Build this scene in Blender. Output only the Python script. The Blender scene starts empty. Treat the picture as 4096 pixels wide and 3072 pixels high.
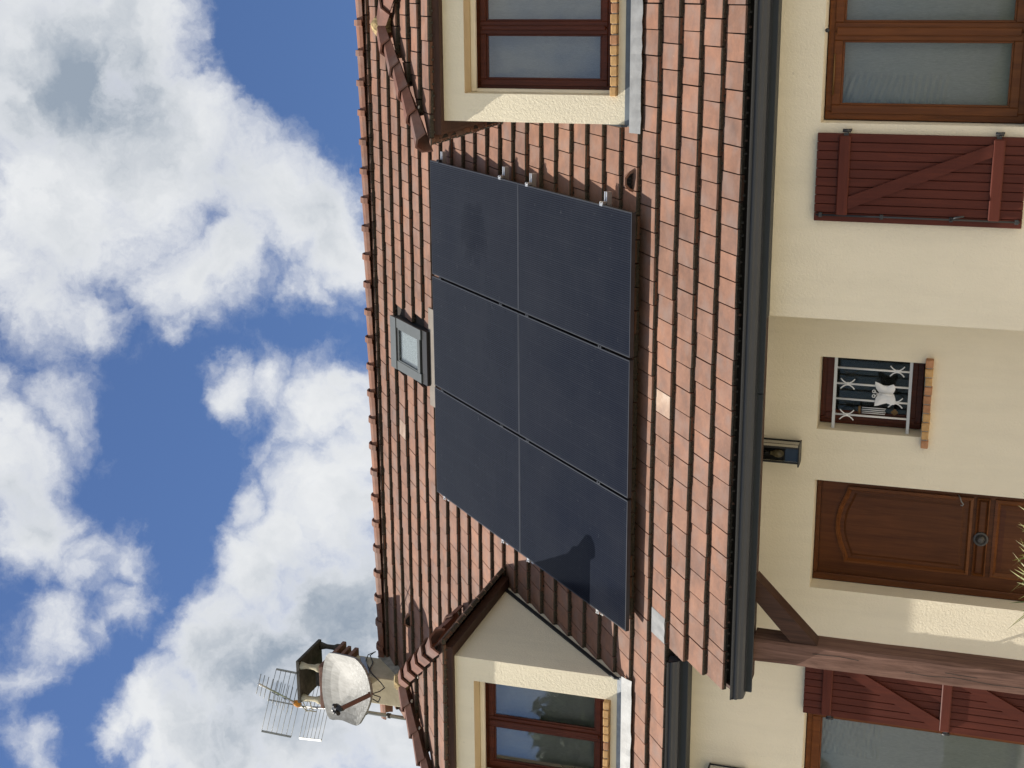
import bpy, bmesh, math, random
from math import sin, cos, tan, radians, pi, sqrt
from mathutils import Vector, Matrix

random.seed(7)
S = bpy.context.scene
COL = S.collection
V = Vector

# ------------------------------------------------------------------ camera
# The photograph is a portrait shot lying on its side: the camera is rolled by 90 degrees.
R_RIGHT = V((0.96384044, 0.25594378, 0.0741916))
R_DOWN = V((-0.00702317, 0.3027146, -0.95305537))
R_FWD = V((-0.26638747, 0.91807225, 0.29356611))
CAM = V((4.7158, -9.8516, -2.2715))
FPX = 5857.95
cam_data = bpy.data.cameras.new("camera")
cam_data.sensor_width = 36.0
cam_data.lens = 36.0 * FPX / 4096.0
cam_data.clip_start = 0.1
cam_data.clip_end = 1000.0
cam = bpy.data.objects.new("camera", cam_data)
COL.objects.link(cam)
m = Matrix.Identity(4)
for i in range(3):
    m[i][0] = R_DOWN[i]; m[i][1] = R_RIGHT[i]; m[i][2] = -R_FWD[i]; m[i][3] = CAM[i]
cam.matrix_world = m
S.camera = cam

# ------------------------------------------------------------------ sun, exposure
SUN_DIR = V((0.575, 0.155, -0.795)).normalized()       # the way the light travels
sun_data = bpy.data.lights.new("sun", 'SUN')
sun_data.energy = 5.0
sun_data.angle = radians(0.53)
sun_data.color = (1.0, 0.94, 0.84)
sun = bpy.data.objects.new("sun", sun_data)
COL.objects.link(sun)
sun.rotation_euler = SUN_DIR.to_track_quat('-Z', 'Y').to_euler()
sun.location = (-20, -5, 30)
S.view_settings.view_transform = 'Standard'
S.view_settings.look = 'None'
S.view_settings.exposure = 0.6
S.view_settings.gamma = 1.0
S.view_settings.use_curve_mapping = False

# ------------------------------------------------------------------ sky
CLOUD = [(-0.0476, 0.8191, 0.5717, 0.0948, 1.0), (-0.0994, 0.8545, 0.5098, 0.0759, 1.0), (-0.1373, 0.8787, 0.4571, 0.0632, 0.95), (-0.1445, 0.8954, 0.4212, 0.0474, 0.95), (-0.1352, 0.813, 0.5663, 0.0727, 1.0), (-0.1895, 0.8431, 0.5033, 0.0348, 0.8), (-0.193, 0.8816, 0.4307, 0.0253, 0.7), (-0.0256, 0.8521, 0.5228, 0.0601, 1.0), (-0.0377, 0.8706, 0.4905, 0.0253, 0.7), (-0.1907, 0.7994, 0.5698, 0.0379, 0.85), (-0.1984, 0.8126, 0.548, 0.0285, 0.7), (-0.1788, 0.8602, 0.4775, 0.0348, 0.9), (-0.1717, 0.7898, 0.5889, 0.0443, 0.9), (-0.2165, 0.8373, 0.502, 0.0158, 0.6), (-0.0948, 0.8814, 0.4628, 0.0316, 0.7), (-0.1694, 0.8979, 0.4064, 0.0348, 0.95), (-0.1874, 0.8894, 0.417, 0.0253, 0.8), (-0.1561, 0.8842, 0.4403, 0.0379, 1.0), (-0.284, 0.7587, 0.5863, 0.0411, 0.9), (-0.3276, 0.7517, 0.5723, 0.0411, 0.95), (-0.2616, 0.7872, 0.5584, 0.0285, 0.6), (-0.2436, 0.7682, 0.5921, 0.0221, 0.6), (-0.2873, 0.7957, 0.5332, 0.0111, 0.35), (-0.357, 0.7635, 0.5381, 0.0348, 0.65), (-0.3573, 0.7799, 0.5139, 0.0253, 0.6), (-0.3907, 0.7671, 0.5089, 0.0316, 0.6), (-0.393, 0.7378, 0.5488, 0.0316, 0.6), (-0.4226, 0.7151, 0.5569, 0.0253, 0.55), (-0.461, 0.6975, 0.5486, 0.0221, 0.5), (-0.4017, 0.7494, 0.5263, 0.0221, 0.5), (-0.2681, 0.8571, 0.4399, 0.0285, 0.8), (-0.2849, 0.8688, 0.4051, 0.0411, 1.0), (-0.2695, 0.8423, 0.4669, 0.0253, 0.85), (-0.251, 0.8427, 0.4763, 0.0142, 0.6), (-0.3445, 0.8524, 0.3934, 0.0537, 1.0), (-0.366, 0.8311, 0.4186, 0.0348, 0.95), (-0.39, 0.8105, 0.4371, 0.0379, 0.95), (-0.4321, 0.7808, 0.4514, 0.0348, 0.95), (-0.454, 0.7474, 0.4851, 0.0348, 0.95), (-0.4582, 0.7292, 0.5083, 0.0158, 0.8), (-0.449, 0.7932, 0.4114, 0.0727, 1.0), (-0.4162, 0.8269, 0.3782, 0.0632, 1.0), (-0.4751, 0.7511, 0.4584, 0.0474, 1.0), (-0.4851, 0.7336, 0.476, 0.0285, 0.9), (-0.3128, 0.8439, 0.4358, 0.0126, 0.5), (-0.4819, 0.7851, 0.389, 0.0632, 1.0), (-0.4888, 0.762, 0.4248, 0.0474, 1.0), (-0.4578, 0.8128, 0.3603, 0.0632, 1.0), (-0.3155, 0.8672, 0.3851, 0.0379, 1.0), (-0.2707, 0.883, 0.3834, 0.0253, 0.9), (-0.3414, 0.8287, 0.4435, 0.019, 0.7), (-0.4108, 0.7931, 0.4498, 0.0285, 0.9), (-0.2982, 0.7544, 0.5848, 0.0379, 0.9)]
GAPS = [(-0.0298, 0.9027, 0.4293, 0.0569, 1.0), (-0.0629, 0.9109, 0.4078, 0.0285, 0.8), (-0.0585, 0.8727, 0.4847, 0.0126, 0.6), (-0.0383, 0.8889, 0.4565, 0.019, 0.6), (-0.2733, 0.8245, 0.4955, 0.0316, 0.5), (-0.3088, 0.8155, 0.4895, 0.0379, 0.6), (-0.3327, 0.8123, 0.479, 0.0316, 0.6), (-0.1715, 0.8843, 0.4343, 0.0126, 0.25), (-0.4376, 0.717, 0.5426, 0.019, 0.3), (-0.4249, 0.7478, 0.5102, 0.0221, 0.5)]
SHADE = [(-0.0627, 0.8337, 0.5487, 0.0632, 0.8), (-0.1072, 0.8365, 0.5374, 0.0411, 0.5), (-0.0964, 0.8072, 0.5824, 0.0379, 0.4), (-0.4134, 0.8281, 0.3787, 0.0474, 0.9), (-0.4687, 0.7751, 0.4236, 0.0632, 0.7), (-0.4744, 0.7484, 0.4635, 0.0379, 0.5), (-0.1524, 0.8764, 0.4568, 0.0379, 0.3), (-0.3077, 0.8525, 0.4225, 0.0316, 0.25), (-0.3126, 0.7515, 0.5809, 0.0285, 0.6), (-0.456, 0.8007, 0.3884, 0.0474, 0.6), (-0.0813, 0.852, 0.5172, 0.0727, 0.55), (-0.0535, 0.8218, 0.5673, 0.0506, 0.5), (-0.4387, 0.8008, 0.4078, 0.0506, 0.7), (-0.4727, 0.7978, 0.3744, 0.0506, 0.7), (-0.085, 0.8666, 0.4917, 0.0379, 0.4), (-0.1385, 0.8976, 0.4186, 0.0348, 0.35)]
world = bpy.data.worlds.new("World")
S.world = world
world.use_nodes = True
wt = world.node_tree
wt.nodes.clear()
def wn(t, **k):
    n = wt.nodes.new(t)
    for a, b in k.items(): setattr(n, a, b)
    return n
def wl(a, b): wt.links.new(a, b)
def wmath(op, a, b=None, c=None, clamp=False):
    n = wn('ShaderNodeMath', operation=op, use_clamp=clamp)
    for i, x in enumerate((a, b, c)):
        if x is None: continue
        if isinstance(x, (int, float)): n.inputs[i].default_value = x
        else: wl(x, n.inputs[i])
    return n.outputs[0]
w_out = wn('ShaderNodeOutputWorld')
w_bg = wn('ShaderNodeBackground')
w_bg.inputs['Strength'].default_value = 0.09
sky = wn('ShaderNodeTexSky', sky_type='NISHITA')
sky.sun_disc = False
sky.sun_elevation = math.asin(-SUN_DIR.z)
sky.sun_rotation = math.atan2(-SUN_DIR.x, -SUN_DIR.y)
sky.altitude = 100
sky.air_density = 1.0
sky.dust_density = 0.6
sky.ozone_density = 2.2
tc = wn('ShaderNodeTexCoord')
nrm = wn('ShaderNodeVectorMath', operation='NORMALIZE')
wl(tc.outputs['Generated'], nrm.inputs[0])
def wnoise(scale, detail, rough, vec, lac=2.0, dist=0.0):
    n = wn('ShaderNodeTexNoise')
    n.inputs['Scale'].default_value = scale
    n.inputs['Detail'].default_value = detail
    n.inputs['Roughness'].default_value = rough
    n.inputs['Lacunarity'].default_value = lac
    n.inputs['Distortion'].default_value = dist
    wl(vec, n.inputs['Vector'])
    return n
# ragged edges: the direction is pushed about a little before the cloud masses are looked up
wp = wnoise(8.0, 7, 0.6, nrm.outputs[0])
wsub = wn('ShaderNodeVectorMath', operation='SUBTRACT'); wl(wp.outputs['Color'], wsub.inputs[0]); wsub.inputs[1].default_value = (0.5, 0.5, 0.5)
wsc = wn('ShaderNodeVectorMath', operation='SCALE'); wl(wsub.outputs[0], wsc.inputs[0]); wsc.inputs['Scale'].default_value = 0.11
wadd = wn('ShaderNodeVectorMath', operation='ADD'); wl(nrm.outputs[0], wadd.inputs[0]); wl(wsc.outputs[0], wadd.inputs[1])
DIRW = wadd.outputs[0]
def blobs(lst, vec, op='MAXIMUM'):
    acc = None
    for x, y, z, r, w in lst:
        d = wn('ShaderNodeVectorMath', operation='DISTANCE')
        wl(vec, d.inputs[0]); d.inputs[1].default_value = (x, y, z)
        mr = wn('ShaderNodeMapRange', interpolation_type='SMOOTHSTEP')
        wl(d.outputs['Value'], mr.inputs['Value'])
        mr.inputs['From Min'].default_value = r * 1.5; mr.inputs['From Max'].default_value = r * 0.1
        mr.inputs['To Min'].default_value = 0.0; mr.inputs['To Max'].default_value = w
        acc = mr.outputs[0] if acc is None else wmath(op, acc, mr.outputs[0])
    return acc
mass = blobs(CLOUD, DIRW)
gap = blobs(GAPS, DIRW)
mass = wmath('SUBTRACT', mass, wmath('MULTIPLY', gap, 0.9))
# beyond the part of the sky in view: broken cumulus of the same kind
big = wnoise(2.6, 3, 0.5, nrm.outputs[0])
base = wn('ShaderNodeMapRange'); wl(big.outputs['Fac'], base.inputs['Value'])
base.inputs['From Min'].default_value = 0.40; base.inputs['From Max'].default_value = 0.60
dm = wn('ShaderNodeVectorMath', operation='DISTANCE'); wl(nrm.outputs[0], dm.inputs[0]); dm.inputs[1].default_value = (-0.258, 0.8268, 0.4998)
inm = wn('ShaderNodeMapRange', interpolation_type='SMOOTHSTEP'); wl(dm.outputs['Value'], inm.inputs['Value'])
inm.inputs['From Min'].default_value = 0.55; inm.inputs['From Max'].default_value = 0.36
mixb = wn('ShaderNodeMix', data_type='FLOAT')
wl(inm.outputs[0], mixb.inputs['Factor']); wl(base.outputs[0], mixb.inputs['A']); wl(mass, mixb.inputs['B'])
det = wnoise(14.0, 9, 0.60, DIRW)
det2 = wnoise(55.0, 6, 0.6, DIRW)
fld = wmath('ADD', mixb.outputs['Result'], wmath('MULTIPLY', wmath('SUBTRACT', det.outputs['Fac'], 0.5), 1.25))
fld = wmath('ADD', fld, wmath('MULTIPLY', wmath('SUBTRACT', det2.outputs['Fac'], 0.5), 0.55))
cov = wn('ShaderNodeMapRange', interpolation_type='SMOOTHSTEP'); wl(fld, cov.inputs['Value'])
cov.inputs['From Min'].default_value = 0.08; cov.inputs['From Max'].default_value = 0.95
# the thick parts of a cloud are greyer underneath
thick = wn('ShaderNodeMapRange', interpolation_type='SMOOTHSTEP'); wl(fld, thick.inputs['Value'])
thick.inputs['From Min'].default_value = 0.5; thick.inputs['From Max'].default_value = 1.1
shn = wnoise(11.0, 6, 0.55, DIRW)
shm = wn('ShaderNodeMapRange'); wl(shn.outputs['Fac'], shm.inputs['Value'])
shm.inputs['From Min'].default_value = 0.36; shm.inputs['From Max'].default_value = 0.66
sh0 = blobs([(a, b_, c_, r * 1.5, w) for a, b_, c_, r, w in SHADE], DIRW)
gout = wn('ShaderNodeMix', data_type='FLOAT'); wl(inm.outputs[0], gout.inputs['Factor']); gout.inputs['A'].default_value = 0.45; wl(sh0, gout.inputs['B'])
shv = wmath('MULTIPLY', thick.outputs[0], wmath('ADD', wmath('MULTIPLY', shm.outputs[0], 0.36), wmath('MULTIPLY', gout.outputs['Result'], wmath('MULTIPLY_ADD', shm.outputs[0], 0.72, 0.22))), clamp=True)
ccol = wn('ShaderNodeMix', data_type='RGBA')
wl(shv, ccol.inputs['Factor'])
ccol.inputs['A'].default_value = (6.3, 6.4, 6.5, 1)
ccol.inputs['B'].default_value = (2.3, 2.75, 3.35, 1)
blue = wn('ShaderNodeMix', data_type='RGBA', blend_type='MULTIPLY')
blue.inputs['Factor'].default_value = 1.0
wl(sky.outputs[0], blue.inputs['A']); blue.inputs['B'].default_value = (.55, .645, .83, 1)
wmx = wn('ShaderNodeMix', data_type='RGBA')
wl(cov.outputs[0], wmx.inputs['Factor']); wl(blue.outputs['Result'], wmx.inputs['A']); wl(ccol.outputs['Result'], wmx.inputs['B'])
wl(wmx.outputs['Result'], w_bg.inputs['Color'])
wl(w_bg.outputs[0], w_out.inputs['Surface'])

# ------------------------------------------------------------------ object helpers
WLOC = {}                                               # world place of every parent (parents are never turned)
def tag(o, label=None, cat=None, group=None, kind=None):
    if label: o['label'] = label
    if cat: o['category'] = cat
    if group: o['group'] = group
    if kind: o['kind'] = kind
    return o
def put(o, parent=None, M=None):
    M = M or Matrix.Identity(4)
    COL.objects.link(o)
    if parent is not None:
        o.parent = parent
        o.matrix_basis = Matrix.Translation(-WLOC[parent.name]) @ M
    else:
        o.matrix_basis = M
    WLOC[o.name] = M.translation.copy()
    return o
def empty(name, loc, label, cat, group=None):
    o = bpy.data.objects.new(name, None)
    o.empty_display_size = 0.2
    put(o, None, Matrix.Translation(V(loc)))
    return tag(o, label, cat, group)

class MB:
    """collects faces; build() links them as one mesh object"""
    def __init__(s): s.v = []; s.f = []; s.mi = []; s.sm = []
    def face(s, pts, mi=0, smooth=False):
        i = len(s.v); s.v += [tuple(p) for p in pts]; s.f.append(tuple(range(i, i + len(pts)))); s.mi.append(mi); s.sm.append(smooth)
    def add(s, verts, faces, mi=0, smooth=False, M=None):
        i = len(s.v)
        s.v += [tuple(M @ V(p)) if M else tuple(p) for p in verts]
        for f in faces: s.f.append(tuple(i + k for k in f)); s.mi.append(mi); s.sm.append(smooth)
        return s
    def box(s, x0, x1, y0, y1, z0, z1, mi=0, M=None, ch=0.0):
        if ch <= 0:
            vs = [(x, y, z) for z in (z0, z1) for y in (y0, y1) for x in (x0, x1)]
            fs = [(0, 2, 3, 1), (4, 5, 7, 6), (0, 1, 5, 4), (1, 3, 7, 5), (3, 2, 6, 7), (2, 0, 4, 6)]
            return s.add(vs, fs, mi, False, M)
        bm = bmesh.new()
        bmesh.ops.create_cube(bm, size=1)
        for v in bm.verts:
            v.co = V((x0 + (v.co.x + .5) * (x1 - x0), y0 + (v.co.y + .5) * (y1 - y0), z0 + (v.co.z + .5) * (z1 - z0)))
        bmesh.ops.bevel(bm, geom=bm.edges[:], offset=ch, segments=1, affect='EDGES', profile=.5)
        bm.verts.index_update()
        r = s.add([v.co.copy() for v in bm.verts], [[v.index for v in f.verts] for f in bm.faces], mi, False, M)
        bm.free(); return r
    def prism(s, poly, a, b, axis='y', mi=0, M=None, smooth=False):
        """a closed outline (pairs) drawn out from a to b along an axis; the outline is (x,z) for y, (y,z) for x, (x,y) for z"""
        def p(q, t):
            return {'y': (q[0], t, q[1]), 'x': (t, q[0], q[1]), 'z': (q[0], q[1], t)}[axis]
        n = len(poly)
        vs = [p(q, a) for q in poly] + [p(q, b) for q in poly]
        i = len(s.v)
        s.v += [tuple(M @ V(q)) if M else q for q in vs]
        for k in range(n):
            l = (k + 1) % n
            s.f.append((i + k, i + l, i + n + l, i + n + k)); s.mi.append(mi); s.sm.append(smooth)
        s.f.append(tuple(i + k for k in range(n))[::-1]); s.mi.append(mi); s.sm.append(False)
        s.f.append(tuple(i + n + k for k in range(n))); s.mi.append(mi); s.sm.append(False)
        return s
    def tube(s, pts, r, n=8, mi=0, cap=True, smooth=True):
        pts = [V(p) for p in pts]
        rs = r if isinstance(r, (list, tuple)) else [r] * len(pts)
        base = len(s.v); up = None
        for k, p in enumerate(pts):
            d = (pts[min(k + 1, len(pts) - 1)] - pts[max(k - 1, 0)]).normalized()
            if up is None:
                up = d.orthogonal().normalized()
            up = (up - d * up.dot(d)).normalized()
            sd = d.cross(up)
            for j in range(n):
                a = 2 * pi * j / n
                s.v.append(tuple(p + (up * cos(a) + sd * sin(a)) * rs[k]))
        for k in range(len(pts) - 1):
            for j in range(n):
                a = base + k * n + j; b = base + k * n + (j + 1) % n
                s.f.append((a, b, b + n, a + n)); s.mi.append(mi); s.sm.append(smooth)
        if cap:
            s.f.append(tuple(base + j for j in range(n))[::-1]); s.mi.append(mi); s.sm.append(False)
            e = base + (len(pts) - 1) * n
            s.f.append(tuple(e + j for j in range(n))); s.mi.append(mi); s.sm.append(False)
        return s
    def mesh(s, name, mats, centre=None):
        me = bpy.data.meshes.new(name)
        c = centre or V((0, 0, 0))
        me.from_pydata([(p[0] - c.x, p[1] - c.y, p[2] - c.z) for p in s.v], [], s.f)
        for m_ in mats: me.materials.append(m_)
        me.polygons.foreach_set('material_index', s.mi)
        me.polygons.foreach_set('use_smooth', s.sm)
        me.update()
        bm = bmesh.new(); bm.from_mesh(me)
        bmesh.ops.recalc_face_normals(bm, faces=bm.faces)
        bm.to_mesh(me); bm.free()
        return me
    def build(s, name, mats, parent=None, base=False):
        if not isinstance(mats, (list, tuple)): mats = [mats]
        xs, ys, zs = zip(*s.v)
        c = V(((min(xs) + max(xs)) / 2, (min(ys) + max(ys)) / 2, min(zs) if base else (min(zs) + max(zs)) / 2))
        me = s.mesh(name, mats, c)
        o = bpy.data.objects.new(name, me)
        return put(o, parent, Matrix.Translation(c))
def box(name, mat, parent, x0, x1, y0, y1, z0, z1, ch=0.0):
    return MB().box(x0, x1, y0, y1, z0, z1, ch=ch).build(name, mat, parent)

# ------------------------------------------------------------------ materials
def mat_new(name):
    m_ = bpy.data.materials.new(name); m_.use_nodes = True
    nt = m_.node_tree
    return m_, nt, nt.nodes['Principled BSDF']
class N:
    def __init__(s, nt): s.nt = nt
    def n(s, t, **k):
        x = s.nt.nodes.new(t)
        for a, b in k.items(): setattr(x, a, b)
        return x
    def l(s, a, b): s.nt.links.new(a, b)
    def noise(s, scale, detail=4, rough=.55, vec=None, dist=0.0):
        x = s.n('ShaderNodeTexNoise'); x.inputs['Scale'].default_value = scale; x.inputs['Detail'].default_value = detail
        x.inputs['Roughness'].default_value = rough; x.inputs['Distortion'].default_value = dist
        if vec is not None: s.l(vec, x.inputs['Vector'])
        return x
    def ramp(s, fac, stops, interp='LINEAR'):
        r = s.n('ShaderNodeValToRGB'); r.color_ramp.interpolation = interp
        e = r.color_ramp.elements
        while len(e) < len(stops): e.new(0.5)
        for q, (p, c) in zip(e, stops): q.position = p; q.color = (c, c, c, 1) if isinstance(c, (int, float)) else (*c, 1)
        s.l(fac, r.inputs['Fac']); return r.outputs['Color']
    def mix(s, fac, a, b, blend='MIX'):
        x = s.n('ShaderNodeMix', data_type='RGBA', blend_type=blend)
        for k, q in (('Factor', fac), ('A', a), ('B', b)):
            sock = x.inputs[k]
            if isinstance(q, (int, float)): sock.default_value = q if k == 'Factor' else (q, q, q, 1)
            elif isinstance(q, tuple): sock.default_value = (*q, 1)
            else: s.l(q, sock)
        return x.outputs['Result']
    def math(s, op, a, b=None, clamp=False):
        x = s.n('ShaderNodeMath', operation=op, use_clamp=clamp)
        for i, q in enumerate((a, b)):
            if q is None: continue
            if isinstance(q, (int, float)): x.inputs[i].default_value = q
            else: s.l(q, x.inputs[i])
        return x.outputs[0]
    def bump(s, h, strength, dist, bsdf):
        b = s.n('ShaderNodeBump'); b.inputs['Strength'].default_value = strength; b.inputs['Distance'].default_value = dist
        s.l(h, b.inputs['Height']); s.l(b.outputs[0], bsdf.inputs['Normal']); return b
    def obj(s):
        return s.n('ShaderNodeTexCoord').outputs['Object']
    def world(s):
        return s.n('ShaderNodeNewGeometry').outputs['Position']
    def mapping(s, vec, scale=(1, 1, 1), rot=(0, 0, 0)):
        x = s.n('ShaderNodeMapping'); x.inputs['Scale'].default_value = scale; x.inputs['Rotation'].default_value = rot
        s.l(vec, x.inputs['Vector']); return x.outputs[0]

def simple(name, col, rough=.6, metal=0.0, var=.12, scale=8.0, bump=0.0, spec=.5):
    m_, nt, b = mat_new(name); g = N(nt)
    p = g.world()
    n1 = g.noise(scale, 5, .6, p)
    a = tuple(c * (1 - var) for c in col); d = tuple(min(1, c * (1 + var)) for c in col)
    g.l(g.ramp(n1.outputs['Fac'], [(.3, a), (.7, d)]), b.inputs['Base Color'])
    b.inputs['Roughness'].default_value = rough; b.inputs['Metallic'].default_value = metal
    b.inputs['Specular IOR Level'].default_value = spec
    if bump:
        n2 = g.noise(scale * 14, 4, .6, p); g.bump(n2.outputs['Fac'], bump, .004, b)
    return m_
def stucco(name, col, dirt=.12):
    m_, nt, b = mat_new(name); g = N(nt)
    p = g.world()
    big = g.noise(.9, 4, .6, p)
    streak = g.noise(1.0, 5, .6, g.mapping(p, (9, 9, .9)))
    c = g.ramp(big.outputs['Fac'], [(.3, tuple(x * .95 for x in col)), (.7, tuple(min(1, x * 1.03) for x in col))])
    st = g.ramp(streak.outputs['Fac'], [(.45, 1.0), (.8, 1 - dirt)])
    c = g.mix(1.0, c, st, 'MULTIPLY')
    spot = g.noise(26, 2, .5, p)
    sp = g.ramp(spot.outputs['Fac'], [(.73, 1.0), (.80, .80)])
    c = g.mix(.6, c, sp, 'MULTIPLY')
    g.l(c, b.inputs['Base Color'])
    b.inputs['Roughness'].default_value = .92; b.inputs['Specular IOR Level'].default_value = .2
    h1 = g.noise(62, 4, .62, p, .6)
    h2 = g.noise(170, 2, .5, p)
    h = g.math('ADD', h1.outputs['Fac'], g.math('MULTIPLY', h2.outputs['Fac'], .3))
    g.bump(h, .52, .009, b)
    return m_
def wood(name, c1, c2, rough=.5, axis='z', grain=.6, coat=0.0, scale=1.0, bump=.15):
    m_, nt, b = mat_new(name); g = N(nt)
    b.inputs['Specular IOR Level'].default_value = .18
    p = g.world()
    s_ = {'z': (34, 34, 2.0), 'x': (2.0, 34, 34)}[axis]
    n1 = g.noise(scale, 6, .62, g.mapping(p, s_), .8)
    n2 = g.noise(2.2, 4, .6, p)
    c = g.ramp(n1.outputs['Fac'], [(.28, c1), (.72, c2)])
    sh = g.ramp(n2.outputs['Fac'], [(.3, .78), (.7, 1.12)])
    c = g.mix(grain, c, g.mix(1.0, c, sh, 'MULTIPLY'))
    g.l(c, b.inputs['Base Color'])
    b.inputs['Roughness'].default_value = rough
    b.inputs['Coat Weight'].default_value = coat; b.inputs['Coat Roughness'].default_value = .25
    g.bump(n1.outputs['Fac'], bump, .004, b)
    return m_
def tile_mat(name, cols, nose=False):
    m_, nt, b = mat_new(name); g = N(nt)
    oi = g.n('ShaderNodeObjectInfo'); ge = g.n('ShaderNodeNewGeometry')
    r = g.math('FRACT', g.math('ADD', oi.outputs['Random'], ge.outputs['Random Per Island']))
    p = g.world()
    off = g.n('ShaderNodeVectorMath', operation='ADD'); g.l(p, off.inputs[0])
    cmb = g.n('ShaderNodeCombineXYZ')
    for k, q in enumerate((37.0, 91.0, 53.0)): g.l(g.math('MULTIPLY', r, q), cmb.inputs[k])
    g.l(cmb.outputs[0], off.inputs[1]); q = off.outputs[0]
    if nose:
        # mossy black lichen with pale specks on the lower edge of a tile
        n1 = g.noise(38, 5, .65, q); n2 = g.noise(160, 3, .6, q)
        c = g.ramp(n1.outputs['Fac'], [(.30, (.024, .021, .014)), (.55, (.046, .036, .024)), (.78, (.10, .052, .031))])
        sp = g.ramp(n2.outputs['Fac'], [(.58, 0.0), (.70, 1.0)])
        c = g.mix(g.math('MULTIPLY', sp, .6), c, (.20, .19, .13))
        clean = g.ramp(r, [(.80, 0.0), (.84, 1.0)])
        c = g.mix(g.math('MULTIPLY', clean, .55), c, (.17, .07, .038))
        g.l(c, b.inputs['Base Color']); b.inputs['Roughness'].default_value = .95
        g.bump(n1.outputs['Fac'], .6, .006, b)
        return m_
    n1 = g.noise(7.5, 4, .6, q); n2 = g.noise(46, 5, .65, q); n3 = g.noise(5.5, 3, .5, q)
    c = g.ramp(n1.outputs['Fac'], [(.26, cols[0]), (.5, cols[1]), (.74, cols[2])])
    tint = g.ramp(r, [(0, (.86, .84, .86)), (.35, (1.0, .97, .95)), (.7, (1.06, .98, .93)), (1, (1.12, 1.04, .98))])
    c = g.mix(1.0, c, tint, 'MULTIPLY')
    fine = g.ramp(n2.outputs['Fac'], [(.3, .86), (.7, 1.1)])
    c = g.mix(.8, c, fine, 'MULTIPLY')
    wx = g.noise(.75, 5, .6, p); wx2 = g.noise(2.6, 5, .65, p)
    c = g.mix(1.0, c, g.ramp(wx.outputs['Fac'], [(.32, .70), (.62, 1.03)]), 'MULTIPLY')
    c = g.mix(.9, c, g.ramp(wx2.outputs['Fac'], [(.30, .72), (.50, 1.0)]), 'MULTIPLY')
    ash = g.ramp(n3.outputs['Fac'], [(.48, 0.0), (.72, .55)])
    c = g.mix(ash, c, (.19, .140, .122))
    n4 = g.noise(21, 4, .7, q)
    lich = g.ramp(n4.outputs['Fac'], [(.71, 0.0), (.76, .6)])
    c = g.mix(lich, c, (.38, .30, .24))
    g.l(c, b.inputs['Base Color'])
    b.inputs['Roughness'].default_value = .78; b.inputs['Specular IOR Level'].default_value = .35
    g.bump(n2.outputs['Fac'], .25, .003, b)
    return m_
def glass_mat(name, tint=(.84, .86, .86), refl=1.0, rough=.02):
    """a window pane: mirrors the sky by Fresnel and lets the room be seen"""
    m_, nt, b = mat_new(name); g = N(nt)
    nt.nodes.remove(b)
    out = [x for x in nt.nodes if x.type == 'OUTPUT_MATERIAL'][0]
    tr = g.n('ShaderNodeBsdfTransparent'); tr.inputs[0].default_value = (*tint, 1)
    gl = g.n('ShaderNodeBsdfGlossy'); gl.inputs['Roughness'].default_value = rough
    lw = g.n('ShaderNodeFresnel'); lw.inputs['IOR'].default_value = 1.52
    # two panes of a double glazing mirror about twice as much as one
    f = g.math('MINIMUM', g.math('MULTIPLY', lw.outputs[0], 2.4 * refl), 1.0)
    p = g.world(); n1 = g.noise(2.2, 2, .5, p)
    bm_ = g.n('ShaderNodeBump'); bm_.inputs['Strength'].default_value = .05; bm_.inputs['Distance'].default_value = .02
    g.l(n1.outputs['Fac'], bm_.inputs['Height']); g.l(bm_.outputs[0], gl.inputs['Normal'])
    mx = g.n('ShaderNodeMixShader'); g.l(f, mx.inputs[0]); g.l(tr.outputs[0], mx.inputs[1]); g.l(gl.outputs[0], mx.inputs[2])
    g.l(mx.outputs[0], out.inputs['Surface'])
    return m_
def voile_mat(name, col, opacity=.8, pattern=None):
    m_, nt, b = mat_new(name); g = N(nt)
    nt.nodes.remove(b)
    out = [x for x in nt.nodes if x.type == 'OUTPUT_MATERIAL'][0]
    p = g.world()
    weave = g.noise(1.0, 3, .6, g.mapping(p, (420, 420, 30)))
    c = g.ramp(weave.outputs['Fac'], [(.3, tuple(x * .8 for x in col)), (.7, tuple(min(1, x * 1.15) for x in col))])
    df = g.n('ShaderNodeBsdfDiffuse'); g.l(c, df.inputs[0])
    tl = g.n('ShaderNodeBsdfTranslucent'); g.l(c, tl.inputs[0])
    m1 = g.n('ShaderNodeMixShader'); m1.inputs[0].default_value = .25; g.l(df.outputs[0], m1.inputs[1]); g.l(tl.outputs[0], m1.inputs[2])
    tr = g.n('ShaderNodeBsdfTransparent')
    m2 = g.n('ShaderNodeMixShader')
    if pattern:
        vo = g.n('ShaderNodeTexVoronoi'); vo.inputs['Scale'].default_value = 14; g.l(p, vo.inputs['Vector'])
        a = g.ramp(vo.outputs['Distance'], [(.10, min(1, opacity + .35)), (.22, opacity)])
        g.l(a, m2.inputs[0])
    else: m2.inputs[0].default_value = opacity
    g.l(tr.outputs[0], m2.inputs[1]); g.l(m1.outputs[0], m2.inputs[2])
    g.l(m2.outputs[0], out.inputs['Surface'])
    return m_

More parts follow.
